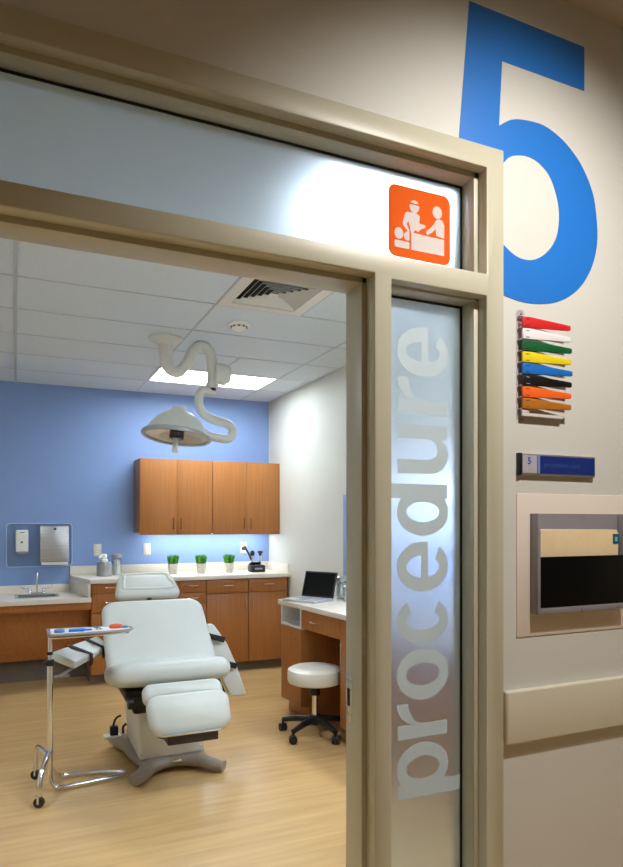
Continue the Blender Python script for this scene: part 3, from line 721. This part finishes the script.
# outlets
def outlet(x, z, label, cat, sockets=True):
    t = thing(cat.replace(' ', '_'), label, cat, (x, BY, z-.058))
    part('cover_plate', MB().box((x-.036, BY-.006, z-.058), (x+.036, BY-.0005, z+.058), .002), M['cream'], t)
    if sockets:
        for dz in (-.026, .026):
            o = part('socket', MB().box((x-.016, BY-.0085, z+dz-.019), (x+.016, BY-.006, z+dz+.019), .001), M['white'], t)
            s_ = MB(); s_.box((x-.008, BY-.0092, z+dz-.004), (x-.005, BY-.0086, z+dz+.009)); s_.box((x+.005, BY-.0092, z+dz-.004), (x+.008, BY-.0086, z+dz+.009))
            part('slot', s_, M['label_dark'], o)
    else:
        part('rocker', MB().box((x-.016, BY-.010, z-.033), (x+.016, BY-.006, z+.033), .002), M['white'], t)
outlet(.715, 1.165, 'wall outlet above the steel pump bottle', 'wall outlet')
outlet(1.184, 1.167, 'light switch left of the plants under the wall cabinets', 'light switch', False)
outlet(2.185, 1.165, 'wall outlet behind the black charging stand', 'wall outlet')

# wall cabinets
UF = 6.27
def wall_unit(x0, x1, label):
    t = thing('wall_cabinet', label, 'cabinet', ((x0+x1)/2, UF, 1.312), group='wall cabinets on the blue wall')
    part('body', MB().box((x0, UF+.02, 1.334), (x1, BY-.001, 2.036), .001), M['wood'], t)
    xm = (x0+x1)/2
    for a, b, hx in ((x0, xm, xm-.035), (xm, x1, xm+.035)):
        o = part('door', MB().box((a+.0012, UF, 1.312), (b-.0012, UF+.019, 2.034), .0015), M['wood'], t)
        handle(o, hx, UF, 1.42, False, .10, 'bronze', 'slim dark handle')
wall_unit(1.060, 1.757, 'honey wood wall cabinet on the left of the pair on the blue wall')
wall_unit(1.760, 2.467, 'honey wood wall cabinet touching the right wall')
uc = thing('under_cabinet_light', 'thin glowing light strip under the wall cabinets', 'light', (1.76, 6.45, 1.31))
part('housing', MB().box((1.16, 6.42, 1.3265), (2.40, 6.49, 1.334), .001), M['enamel'], uc)
part('strip', MB().box((1.18, 6.425, 1.321), (2.38, 6.485, 1.3262)), M['glow_soft'], uc, label='glowing strip')

# things on the long counter
def pump(x, y, z):
    t = thing('pump_bottle', 'brushed steel pump bottle on the left end of the long counter', 'bottle', (x, y, z))
    T = Matrix.Translation((x, y, z+.0003))
    part('bottle', MB().lathe([(0, 0), (.064, 0), (.067, .006), (.067, .118), (.062, .130), (.05, .134), (0, .134)], T), mat('dull_steel', (.4, .4, .41), .35, 1), t)
    part('collar', MB().lathe([(0, .1345), (.034, .1345), (.034, .155), (.028, .16), (0, .16)], T), M['white'], t)
    part('pump_head', MB().lathe([(0, .1605), (.02, .1605), (.028, .168), (.028, .195), (.018, .205), (0, .205)], T).tube([(x, y, z+.182), (x-.03, y-.012, z+.182), (x-.048, y-.02, z+.170)], [.013, .012, .009], n=12), M['white'], t)
pump(.745, 6.34, ZC)
def jar(x, y, z, label, r=.043, h=.155, fill='paper'):
    t = thing('glass_jar', label, 'jar', (x, y, z))
    T = Matrix.Translation((x, y, z+.0003))
    part('glass', MB().lathe([(0, 0), (r, 0), (r+.001, .004), (r, h), (r-.008, h), (r-.004, h-.004), (r-.004, .008), (0, .008)], T, cap=False), M['jar_glass'], t)
    part('lid', MB().lathe([(0, h+.0005), (r+.004, h+.0005), (r+.004, h+.026), (r-.004, h+.034), (0, h+.036)], T), M['alu'], t, label='metal lid')
    pk = MB()
    for k in range(16):
        a = k*2.4; rr = (r-.014)*math.sqrt((k+.5)/16)
        pk.cyl((x+rr*math.cos(a), y+rr*math.sin(a), z+.0095), (x+.8*rr*math.cos(a+.2), y+.8*rr*math.sin(a+.2), z+h*.80+.004*(k % 4)), .0085, n=8)
    o = part('contents', pk, M['paper'], t, label='white swabs'); 
jar(.866, 6.41, ZC, 'glass jar of white swabs with metal lid beside the pump bottle', .045, .165)
def plant(x, y, z, label):
    t = thing('potted_grass', label, 'plant', (x, y, z), group='little grass pots on the long counter')
    T = Matrix.Translation((x, y, z+.0003))
    part('pot', MB().lathe([(0, 0), (.036, 0), (.038, .003), (.049, .082), (.05, .098), (.045, .098), (.043, .085), (0, .085)], T, cap=False), M['pot'], t)
    part('soil', MB().lathe([(0, .0855), (.043, .0855), (.043, .089), (0, .091)], T), M['soil'], t)
    g_ = MB(); b = g_.bm
    for k in range(420):
        a = random.random()*2*PI; rr = .042*math.sqrt(random.random())
        p = Vector((x+rr*math.cos(a), y+rr*math.sin(a), z+.089)); L_ = random.uniform(.075, .105)
        tip = p+Vector((math.cos(a)*rr*.45+random.uniform(-.008, .008), math.sin(a)*rr*.45+random.uniform(-.008, .008), L_))
        d = Vector((math.cos(a*3), math.sin(a*3), 0))*.0022; m_ = (p+tip)/2+Vector((0, 0, .004))
        v = [b.verts.new(q_) for q_ in (p-d, p+d, m_+d, m_-d, tip)]
        b.faces.new((v[0], v[1], v[2], v[3])); b.faces.new((v[3], v[2], v[4]))
    part('grass', g_, M['grass'], t)
    return t
plant(1.383, 6.33, ZC, 'leftmost of the three little pots of grass on the counter')
plant(1.645, 6.27, ZC, 'middle one of the three little pots of grass')
plant(1.925, 6.27, ZC, 'grass pot nearest the black charging stand')
cs = thing('charging_stand', 'black desktop charging stand holding exam instruments at the counter end', 'charging stand', (2.205, 6.25, ZC))
part('base', MB().box((2.135, 6.19, ZC+.0003), (2.285, 6.32, ZC+.07), .014, 3).prism([(2.15, 6.30, ZC+.068), (2.27, 6.30, ZC+.068), (2.26, 6.25, ZC+.098), (2.16, 6.25, ZC+.098)], (0, .05, 0), .004), M['black'], cs)
part('panel', MB().box((2.17, 6.1885, ZC+.028), (2.25, 6.1897, ZC+.045)), M['grey'], cs)
for hx in (2.172, 2.255):
    part('instrument_handle', MB().cyl((hx, 6.275, ZC+.095), (hx, 6.27, ZC+.165), .014, r2=.012), M['silver'], cs)
o = part('instrument_head', MB().lathe([(0, 0), (.018, 0), (.023, .015), (.021, .04), (.012, .052), (0, .054)], Matrix.Translation((2.172, 6.27, ZC+.163))).tube([(2.17, 6.27, ZC+.19), (2.165, 6.26, ZC+.205)], .012), M['black'], cs)
part('instrument_head', MB().lathe([(0, 0), (.014, 0), (.016, .02), (.027, .026), (.027, .044), (.018, .05), (0, .05)], Matrix.Translation((2.255, 6.27, ZC+.163))), M['black'], cs)
tt = part('tilted_instrument', MB().tube([(2.16, 6.27, ZC+.12), (2.125, 6.26, ZC+.19), (2.095, 6.25, ZC+.235)], [.008, .009, .011], n=12), M['black'], cs)
part('eyepiece', MB().lathe([(0, 0), (.02, 0), (.026, .012), (.022, .032), (0, .034)], Matrix.Translation((2.085, 6.25, ZC+.228)) @ Matrix.Rotation(-.5, 4, 'Y')), M['label_dark'], tt)

# ------------------------------------------------------------------ desk on the right wall
# front edge runs slightly askew to the wall
def fx(y): return 1.822 + (4.675-y)*.080     # front edge of the top
dk = thing('desk', 'built in corner desk with white top, cubby, drawer and knee space on the right wall', 'desk', (2.2, 3.9, 0))
DZ = .842; Y0, Y1 = 4.675, 2.72
part('desktop', MB().prism([(fx(Y0), Y0, DZ-.036), (RX-.001, Y0, DZ-.036), (RX-.001, Y1, DZ-.036), (fx(Y1), Y1, DZ-.036)], (0, 0, .036), .003), M['counter'], dk, label='off white desk top')
def px_(y, off=.035): return fx(y)+off-.014
def slab(ya, yb, z0, z1, off=.035, depth=None, mat_=None, name='panel', parent=None, bev=.001):
    d = depth
    pts = [(px_(ya, off), ya, z0), (px_(yb, off), yb, z0)]
    pts += [(px_(yb, off)+d, yb, z0), (px_(ya, off)+d, ya, z0)] if d else [(RX-.001, yb, z0), (RX-.001, ya, z0)]
    return part(name, MB().prism(pts, (0, 0, z1-z0), bev), mat_ or M['wood'], parent or dk)
# left pedestal: sides, door; open white cubby on top
ya, yb = 4.662, 4.335
slab(ya, yb, .095, .655, .055, name='pedestal')
d_ = slab(ya-.003, yb+.003, .10, .652, .036, .0185, name='door')
part('knob', MB().lathe([(0, 0), (.006, 0), (.006, .012), (.011, .016), (.011, .022), (0, .024)], Matrix.Translation((px_(4.40, .036), 4.40, .58)) @ Matrix.Rotation(-PI/2, 4, 'Y'), n=16), M['chrome'], d_)
slab(ya, yb, 0, .095, .10, mat_=M['wood'], name='toe_kick')
cub = MB()
cz0, cz1 = .657, .799
def pris(ya, yb, z0, z1, off, d):
    return [(px_(ya, off), ya, z0), (px_(yb, off), yb, z0), (px_(yb, off)+d, yb, z0), (px_(ya, off)+d, ya, z0)]
cub.prism(pris(ya, yb, cz0, 0, .036, .42), (0, 0, .016)); cub.prism(pris(ya, ya-.016, cz0+.016, 0, .036, .42), (0, 0, cz1-cz0-.016)); cub.prism(pris(yb+.016, yb, cz0+.016, 0, .036, .42), (0, 0, cz1-cz0-.016))
cub.prism(pris(ya-.016, yb+.016, cz0+.016, 0, .44, .016), (0, 0, cz1-cz0-.016)); 
part('cubby', cub, mat('white_laminate', srgb(226, 226, 224), .4), dk, label='open white cubby shelf')
# knee space: wide pencil drawer
dr = slab(yb-.003, 3.805, .668, .798, .036, .45, name='drawer')
def xhandle(parent, y, z, L_=.1, vert=False):
    x = px_(y, .036)
    if vert: pts = [(x, y, z-L_/2), (x-.026, y, z-L_/2), (x-.026, y, z+L_/2), (x, y, z+L_/2)]
    else: pts = [(x, y-L_/2, z), (x-.026, y-L_/2, z), (x-.026, y+L_/2, z), (x, y+L_/2, z)]
    part('handle', MB().tube(pts, .005, n=8, smooth=False), M['chrome'], parent, label='slim metal handle')
xhandle(dr, 4.12, .735)
part('knee_back', MB().box((RX-.03, 3.81, .0), (RX-.001, yb, .66)), M['wood'], dk)
slab(3.80, 2.74, .095, .799, .055, name='pedestal')
slab(3.80, 2.74, 0, .095, .07, name='toe_kick')
d_ = slab(3.797, 3.26, .10, .796, .036, .0185, name='door'); xhandle(d_, 3.75, .58, .14, True)
d_ = slab(3.255, 2.743, .10, .796, .036, .0185, name='door'); xhandle(d_, 3.20, .58, .14, True)
# blue panel on the right wall
struct('trim_2', MB().box((RX-.006, 2.3, DZ+.002), (RX-.0005, 4.835, 1.656), .001), M['blue'])
wc = thing('wall_cabinet', 'white wall cabinet added over the desk to carry a strip brightening the sidelight', 'cabinet', (2.3, 3.1, 1.66))  # added cabinet, carries the strip that lights the frosted sidelight from behind
part('body', MB().box((2.16, 2.72, 1.66), (RX-.001, 3.72, 2.3), .001), M['enamel'], wc)
part('added_light_strip', MB().box((2.22, 2.8, 1.648), (2.30, 3.64, 1.659)), emit('added_strip_glow', (.86, .93, 1), 34), wc, label='glowing strip')  # added glow, boosts the bright band in the sidelight

# laptop: hinge line from (2.075,4.845) to (2.21,4.45) seen at the back, keyboard towards -X
lt = thing('laptop', 'open silver laptop with black screen on the desk', 'laptop', (2.02, 4.55, DZ), 0)
hA, hB = Vector((2.04, 4.66, DZ)), Vector((2.20, 4.37, DZ)); u_ = (hB-hA).normalized(); n_ = Vector((u_.y, -u_.x, 0)); 
if n_.x > 0: n_ = -n_
Wl = .30; D_ = .235
hA = Vector((2.02, 4.675, DZ)); 
Ml = Matrix(((u_.x, -n_.x, 0, hA.x), (u_.y, -n_.y, 0, hA.y), (0, 0, 1, DZ+.0005), (0, 0, 0, 1)))   # x along hinge, y away from the user
def lbox(a, b, bev=0, extra=Matrix.Identity(4)):
    m_ = MB().box(a, b, bev); bmesh.ops.transform(m_.bm, matrix=Ml @ extra, verts=m_.bm.verts); bmesh.ops.recalc_face_normals(m_.bm, faces=m_.bm.faces[:]); return m_
bsx = part('base', lbox((0, -D_, 0), (Wl, 0, .018), .004), M['silver'], lt)
part('keyboard', lbox((.03, -.13, .0182), (Wl-.03, -.02, .0195)), mat('keys', srgb(150, 152, 158), .5), bsx)
part('touchpad', lbox((.11, -.215, .0182), (.19, -.145, .0188)), M['grey'], bsx)
tilt = Matrix.Translation((0, 0, .016)) @ Matrix.Rotation(math.radians(-17), 4, 'X')
lid = part('lid', lbox((0, -.002, 0), (Wl, .006, .2), .002, tilt), M['black'], lt)
part('screen', lbox((.012, -.0035, .014), (Wl-.012, -.0022, .188), 0, tilt), M['screen'], lid)

jar(2.285, 4.50, DZ, 'glass jar of swabs on the desk, right next to the laptop', .045, .14)
jar(2.25, 4.335, DZ, 'smaller glass jar half hidden by the door frame on the desk', .036, .085)

# ------------------------------------------------------------------ rolling stool
st = thing('rolling_stool', 'round white rolling stool with black five star base in front of the desk', 'stool', (1.838, 4.02, 0))
T = Matrix.Translation((1.838, 4.02, 0))
part('seat', MB().lathe([(0, .352), (.165, .352), (.18, .358), (.187, .375), (.187, .425), (.182, .443), (.165, .453), (.10, .457), (0, .458)], T, n=56), M['stool_vinyl'], st)
part('seat_plate', MB().lathe([(0, .335), (.06, .335), (.06, .3515), (0, .3515)], T), M['black'], st)
part('lift_shroud', MB().lathe([(0, .27), (.034, .27), (.034, .334), (0, .334)], T), M['black'], st)
part('gas_lift', MB().lathe([(0, .13), (.021, .13), (.021, .2695), (0, .2695)], T), M['chrome'], st)
part('hub', MB().lathe([(0, .075), (.04, .075), (.045, .10), (.038, .132), (0, .134)], T), M['black'], st)
for k in range(5):
    a = math.radians(208+72*k); c_, s_ = math.cos(a), math.sin(a)
    cx, cy = 1.838, 4.02
    o = part('base_leg', MB().tube([(cx+.03*c_, cy+.03*s_, .105), (cx+.13*c_, cy+.13*s_, .098), (cx+.235*c_, cy+.235*s_, .078)], [.026, .021, .017], n=12), M['black'], st)
    x, y = cx+.235*c_, cy+.235*s_; b = a+.8; bx, by = math.cos(b), math.sin(b)
    ca = MB(); ca.cyl((x, y, .04), (x, y, .08), .008, n=10)
    for sg in (-1, 1): ca.cyl((x+bx*.004*sg, y+by*.004*sg, .0275), (x+bx*.022*sg, y+by*.022*sg, .0275), .027, n=20)
    part('caster', ca, M['black'], o)

# ------------------------------------------------------------------ exam chair
ec = thing('exam_chair', 'white padded procedure chair on a taupe pedestal base in the middle of the room', 'exam chair', (.83, 4.0, 0))
ft = MB()
ft.tube([(.58, 3.62, .035), (.625, 3.66, .038), (.70, 3.75, .05), (.83, 3.79, .05), (.96, 3.75, .05), (1.035, 3.67, .04), (1.085, 3.63, .035)], [.04, .046, .05, .044, .05, .046, .04], n=16, flat=.72)
ft.tube([(.70, 3.75, .05), (.665, 3.92, .05), (.645, 4.12, .055), (.615, 4.25, .05), (.59, 4.34, .05)], [.05, .055, .058, .068, .06], n=16, flat=.66)
ft.tube([(.96, 3.75, .05), (.995, 3.92, .05), (1.01, 4.12, .055), (1.05, 4.27, .045), (1.10, 4.37, .035)], [.046, .05, .052, .062, .05], n=16, flat=.66)
ft.box((.67, 3.76, .03), (.99, 4.22, .075), .01)
part('base', ft, M['taupe'], ec, label='taupe cast base')
part('foot_pedal', MB().box((.81, 3.735, .055), (.87, 3.775, .075), .006, 3), M['chrome'], ec)
cv = MB(); cv.prism([(.635, 3.775, .076), (1.005, 3.775, .076), (1.005, 4.21, .076), (.635, 4.21, .076)], (0, 0, .30), .022)
for v in cv.bm.verts:
    k = (v.co.z-.076)/.30; v.co.x = .82+(v.co.x-.82)*(1+.05*k)-.012*k; v.co.y = 3.99+(v.co.y-3.99)*(1+.08*k)
part('pedestal_cover', cv, M['enamel'], ec)
part('cover_line', MB().box((.640, 3.7735, .112), (1.0, 3.7765, .115)), M['grey'], ec)
me_ = MB(); me_.prism([(.60, 3.74, .355), (.60, 4.18, .355), (.56, 4.2, .46), (.56, 3.68, .46)], (.44, 0, 0), .012); me_.box((.55, 3.72, .44), (1.08, 4.12, .49), .008); me_.cyl((.59, 3.70, .43), (.56, 3.70, .43), .03)
part('lift_mechanism', me_, M['black'], ec, label='black lift mechanism')
# seat: flat cushion tilted back plus a fat front roll
def pad_m(x, y, z, rx, rz=0, ry=0):
    return Matrix.Translation((x, y, z)) @ Euler((math.radians(rx), math.radians(ry), math.radians(rz)), 'XYZ').to_matrix().to_4x4()
part('seat', MB().cushion((.68, .42, .125), .07, .055, pad_m(.812, 3.87, .553, -10), seg=6), M['vinyl'], ec)
bk = part('backrest', MB().cushion((.665, .56, .095), .085, .043, pad_m(.815, 4.17, .715, 42), taper=.97, seg=6), M['vinyl'], ec)
part('back_shell', MB().cushion((.56, .48, .03), .08, .012, pad_m(.82, 4.213, .670, 42)), M['black'], ec)
part('back_bracket', MB().box((.70, 3.98, .44), (.98, 4.16, .56), .01), M['black'], ec)
hm_ = pad_m(.825, 4.62, .985, 38)
hr_ = part('headrest', MB().cushion((.455, .235, .085), .055, .04, hm_, taper=.80, seg=6), M['vinyl'], ec)
# raised border of the headrest
rim = MB(); pts = []
for x, y in ((-.165, -.06), (.165, -.06), (.15, .03), (.12, .078), (-.12, .078), (-.15, .03)):
    pts.append(hm_ @ Vector((x, y, .037)))
pts = pts+[pts[0], pts[1]]
part('headrest_border', MB().tube(pts[:6]+[pts[0]], .014, n=12, sub=5), M['vinyl'], hr_)
part('headrest_post', MB().tube([(.83, 4.45, .84), (.83, 4.60, .945)], .02, smooth=False), M['black'], ec)
part('leg_rest', MB().cushion((.445, .125, .085), .05, .04, pad_m(.842, 3.60, .487, 52), seg=6), M['vinyl'], ec)
part('calf_rest', MB().cushion((.435, .22, .085), .07, .04, pad_m(.852, 3.49, .402, 58), taper=1.06, seg=6), M['vinyl'], ec)
fp = part('foot_tray', MB().box((.715, 3.39, .272), (.985, 3.51, .320), .008, 3), mat('dark_brown_tray', srgb(44, 34, 32), .45), ec, label='dark brown foot tray')
part('tray_rail', MB().box((.69, 3.378, .323), (1.0, 3.51, .330), .002), M['chrome'], ec)
part('calf_shell', MB().cushion((.38, .21, .022), .06, .009, pad_m(.85, 3.538, .372, 58)), M['black'], ec)
# right arm rest, swung down beside the back
def armpad(outline, y, th, name, parent):
    return part(name, MB().prism([(x, y+dy, z) for x, z, dy in outline], (0, th, 0), .012), M['vinyl'], parent)
ra = armpad([(1.135, .765, .0), (1.175, .765, .0), (1.265, .63, -.02), (1.32, .50, -.03), (1.39, .292, -.04), (1.275, .295, -.04), (1.18, .50, -.03), (1.13, .68, -.02)], 4.16, .05, 'arm_rest', ec)
def strip_(a, b, w, y0, th):
    a, b = Vector(a), Vector(b); d = (b-a).normalized(); n = Vector((-d.z, 0, d.x))*w/2
    return MB().prism([a-n, b-n, b+n, a+n], (0, th, 0), .002)
part('strap', strip_((1.125, 4.118, .70), (1.238, 4.118, .665), .036, 0, .012), M['strap'], ra, label='black strap')
part('strap', strip_((1.17, 4.104, .535), (1.315, 4.104, .49), .036, 0, .012), M['strap'], ra, label='black strap')
part('arm_bracket', MB().tube([(1.09, 4.14, .60), (1.16, 4.20, .52), (1.26, 4.22, .30)], .012), M['black'], ec)
# left arm board, swung out to the side
A, Bq, B2, A2 = Vector((.176, 3.883, .715)), Vector((.295, 3.76, .672)), Vector((.530, 4.27, .665)), Vector((.462, 4.29, .725))
nrm = (Bq-A).cross(A2-A).normalized()
if nrm.z > 0: nrm = -nrm
la = part('arm_board', MB().prism([A, Bq, B2, A2], nrm*.045, .013), M['vinyl'], ec)
for f_, g_ in ((.30, .37), (.68, .75)):
    e1, e2 = A.lerp(A2, f_), Bq.lerp(B2, f_+.08); e3, e4 = Bq.lerp(B2, g_+.08), A.lerp(A2, g_)
    e_ = (Bq-A).normalized()*.004
    o = MB(); o.prism([e1-nrm*.002-e_, e2-nrm*.002+e_, e3-nrm*.002+e_, e4-nrm*.002-e_], -nrm*.0035)
    o.prism([e2+e_-nrm*.002, e3+e_-nrm*.002, e3+e_+Vector((0, 0, -.06)), e2+e_+Vector((0, 0, -.06))], e_*1.2)
    part('strap', o, M['strap'], la, label='black strap')
part('board_support', MB().tube([(.50, 4.22, .63), (.30, 3.93, .615), (.255, 3.87, .60), (.215, 3.84, .585)], .008, smooth=False).cyl((.19, 3.855, .58), (.27, 3.85, .585), .009), M['alu'], ec)
part('board_arm', MB().tube([(.50, 4.20, .64), (.62, 4.18, .52), (.70, 4.1, .47)], .016), M['black'], ec)
part('power_cord', MB().tube([(.60, 4.24, .22), (.57, 4.25, .2), (.555, 4.25, .155), (.56, 4.26, .12)], .007).box((.535, 4.235, .095), (.585, 4.28, .155), .008).tube([(.63, 4.22, .17), (.61, 4.22, .15), (.612, 4.23, .11)], .008), M['black'], ec, label='black power cord and plug')
part('plug_block', MB().box((.50, 4.23, .082), (.60, 4.30, .098), .004), M['white'], ec, label='white plug block')

# ------------------------------------------------------------------ instrument stand
ms = thing('instrument_stand', 'chrome overbed instrument stand on casters left of the exam chair', 'instrument stand', (.165, 3.765, 0))
px0, py0 = .165, 3.765
part('post', MB().cyl((px0, py0, .06), (px0, py0, .68), .0155, n=20), M['chrome'], ms)
part('inner_post', MB().cyl((px0, py0, .68), (px0, py0, .824), .011, n=16), M['chrome'], ms)
part('collar', MB().cyl((px0, py0, .722), (px0, py0, .738), .015), M['black'], ms)
cl = MB(); cl.cyl((px0, py0, .665), (px0, py0, .695), .021); cl.cyl((px0, py0, .68), (px0-.035, py0-.01, .68), .008)
part('height_clamp', cl, M['black'], ms)
part('floor_loop', MB().tube([(px0, py0-.012, .20), (px0, py0-.02, .075), (px0+.025, py0-.03, .022), (px0+.07, py0-.035, .016), (.42, 3.755, .016), (.525, 3.78, .016), (.56, 3.81, .016),
                              (.525, 3.84, .016), (.40, 3.885, .016), (px0+.07, py0+.13, .022), (px0+.02, py0+.06, .075), (px0, py0+.012, .13)], .0125, n=14, sub=8), M['chrome'], ms)
part('caster_arch', MB().tube([(.10, 3.96, .055), (.10, 3.955, .14), (.108, 3.935, .182), (.128, 3.87, .188), (px0-.003, py0+.01, .165)], .013, n=14), M['chrome'], ms)
part('caster_arch', MB().tube([(.105, 3.555, .055), (.107, 3.56, .11), (.118, 3.595, .165), (.142, 3.67, .195), (px0-.003, py0-.005, .21)], .013, n=14), M['chrome'], ms)
for x, y in ((.10, 3.96), (.105, 3.555)):
    ax = Vector((.45, .89, 0)); pc = Vector((x, y, .026))
    w = part('caster', MB().cyl(pc-ax*.011, pc+ax*.011, .0257, n=28), M['black'], ms)
    fk = MB()
    for sg in (-1, 1): fk.prism([pc+ax*sg*.0125+Vector((-.006*ax.y, .006*ax.x, .034)), pc+ax*sg*.0125+Vector((.006*ax.y, -.006*ax.x, .034)), pc+ax*sg*.0125+Vector((.005*ax.y, -.005*ax.x, -.005)), pc+ax*sg*.0125+Vector((-.005*ax.y, .005*ax.x, -.005))], ax*sg*.003)
    fk.cyl(pc-ax*.017, pc+ax*.017, .004, n=10); fk.cyl((x, y, .058), (x, y, .065), .017, n=20)
    part('fork', fk, M['chrome'], w)
# tray
z = .825
tr = part('tray_frame', MB().tube([(.165, 3.70, z), (.168, 3.68, z), (.19, 3.668, z), (.52, 3.68, z), (.56, 3.71, z), (.575, 3.745, z), (.56, 3.78, z), (.52, 3.825, z), (.19, 3.858, z), (.168, 3.845, z), (.165, 3.83, z), (.165, 3.70, z)], .006, n=10, sub=4), M['chrome'], ms)
tray = thing('instrument_tray', 'shallow steel tray with white liner on top of the instrument stand', 'tray', (.38, 3.765, z+.0063))
tz = z+.0063
rimpts = [(.155, 3.66), (.53, 3.672), (.575, 3.70), (.592, 3.745), (.575, 3.79), (.53, 3.83), (.155, 3.865)]
tb_ = MB(); tb_.prism([(x, y, tz) for x, y in rimpts], (0, 0, .003)); 
part('pan', tb_, M['steel'], tray)
part('rim', MB().tube([(*p, tz+.008) for p in rimpts]+[(*rimpts[0], tz+.008)], .008, n=10, smooth=False), M['alu'], tray)
lin = MB(); lin.prism([(.168, 3.672, tz+.0035), (.522, 3.683, tz+.0035), (.562, 3.71, tz+.0035), (.58, 3.745, tz+.0035), (.562, 3.78, tz+.0035), (.522, 3.818, tz+.0035), (.168, 3.852, tz+.0035)], (0, 0, .010))
part('liner', lin, mat('tray_liner', srgb(232, 234, 238), .7), tray, label='white paper liner')
tz += .0137
a = MB(); a.prism([(.255, 3.71, tz), (.33, 3.70, tz), (.35, 3.73, tz), (.33, 3.77, tz), (.26, 3.76, tz)], (0, 0, .009), .002); a.box((.33, 3.72, tz), (.375, 3.745, tz+.007), .002)
solo('sterile_wrap', a, M['blue_wrap'], 'small blue wrapped pack on the left half of the tray', 'pack', base=(.31, 3.735, tz))
a = MB().lathe([(0, 0), (.027, 0), (.03, .008), (.026, .018), (.012, .023), (0, .024)], Matrix.Translation((.505, 3.755, tz)) @ Matrix.Diagonal((1.25, .8, 1, 1)))
solo('specimen_dish', a, M['orange_plastic'], 'small orange plastic dish on the right half of the tray', 'dish', base=(.505, 3.755, tz))
a = MB(); a.tube([(.40, 3.72, tz+.004), (.42, 3.76, tz+.004), (.425, 3.81, tz+.004)], .004, n=8); a.tube([(.425, 3.72, tz+.004), (.412, 3.76, tz+.005), (.395, 3.81, tz+.004)], .004, n=8)
solo('scissors', a, M['steel'], 'small steel scissors in the middle of the tray', 'scissors', base=(.41, 3.765, tz))
a = MB(); a.box((.535, 3.73, tz), (.565, 3.76, tz+.012), .003); solo('gauze_pack', a, M['paleblue'], 'tiny pale blue pack at the right tip of the tray', 'pack', base=(.553, 3.745, tz))
a = MB(); a.lathe([(0, 0), (.026, 0), (.026, .014), (.022, .016), (0, .016)], Matrix.Translation((.21, 3.72, tz))); solo('ointment_tub', a, M['paleblue'], 'low pale blue tub at the post end of the tray', 'tub', base=(.21, 3.72, tz))

# ------------------------------------------------------------------ corridor light and other lights
def downlight(x, y, label, power, col, size, blend, aim):
    t = thing('downlight', label, 'light', (x, y, CH), group='corridor downlights')
    part('trim_ring', MB().lathe([(.075, 0), (.10, 0), (.10, -.006), (.075, -.006), (.075, 0)], Matrix.Translation((x, y, CH-.0003)), cap=False), M['enamel'], t)
    part('lens', MB().lathe([(0, -.001), (.074, -.001), (.074, -.003), (0, -.003)], Matrix.Translation((x, y, CH-.0003))), M['glow_warm'], t, label='glowing lens')
    l = bpy.data.lights.new('downlight_beam', 'SPOT'); l.energy = power; l.color = col; l.spot_size = math.radians(size); l.spot_blend = blend; l.shadow_soft_size = .06
    o = bpy.data.objects.new('downlight_beam', l); C.objects.link(o); o.parent = t; o.location = (0, 0, -.02)
    d = Vector(aim)-Vector((x, y, CH-.02)); o.rotation_euler = d.to_track_quat('-Z', 'Y').to_euler()
    return t
downlight(1.50, .5, 'round ceiling downlight in the corridor washing the blue number 5', 106, (1, .955, .90), 100, 1, (1.54, 1.74, 1.6))
downlight(-1.3, .2, 'unseen downlight added as fill at the left end of the corridor', 38, (1, .92, .77), 110, .8, (-1.3, .2, 0))  # unseen fill lamp, added to lift the corridor brightness
downlight(3.3, .2, 'unseen downlight added as fill at the right end of the corridor', 34, (1, .92, .77), 110, .8, (3.3, .2, 0))  # second added fill lamp, also out of view
# unused bounds of an added fill light over the left half
TR2 = (-1.08, 0, 3.77, 4.34)
def area(name, loc, sx, sy, power, col, rot=(0, 0, 0)):
    l = bpy.data.lights.new(name, 'AREA'); l.shape = 'RECTANGLE'; l.size = sx; l.size_y = sy; l.energy = power; l.color = col
    o = bpy.data.objects.new(name, l); C.objects.link(o); o.location = loc; o.rotation_euler = rot; return o

W = bpy.data.worlds.new('world'); S.world = W; W.use_nodes = True
W.node_tree.nodes['Background'].inputs[0].default_value = (.5, .5, .5, 1); W.node_tree.nodes['Background'].inputs[1].default_value = .2

# ------------------------------------------------------------------ camera
cam = bpy.data.cameras.new('camera'); co = bpy.data.objects.new('camera', cam); C.objects.link(co); S.camera = co
cam.sensor_fit = 'VERTICAL'; cam.sensor_height = 36; cam.sensor_width = 36
cam.lens = 656/867*36
cam.shift_y = (523-433.5)/867
cam.clip_start = .02
co.location = (0, 0, 1.425); co.rotation_euler = (PI/2, 0, -math.radians(24.2495))
S.view_settings.view_transform = 'Standard'; S.view_settings.look = 'None'; S.view_settings.gamma = 1; S.view_settings.use_curve_mapping = False
S.view_settings.exposure = 1.0
try:
    S.cycles.max_bounces = 14; S.cycles.transmission_bounces = 12; S.cycles.diffuse_bounces = 5; S.cycles.transparent_max_bounces = 12
    S.cycles.sample_clamp_indirect = 6
except Exception: pass
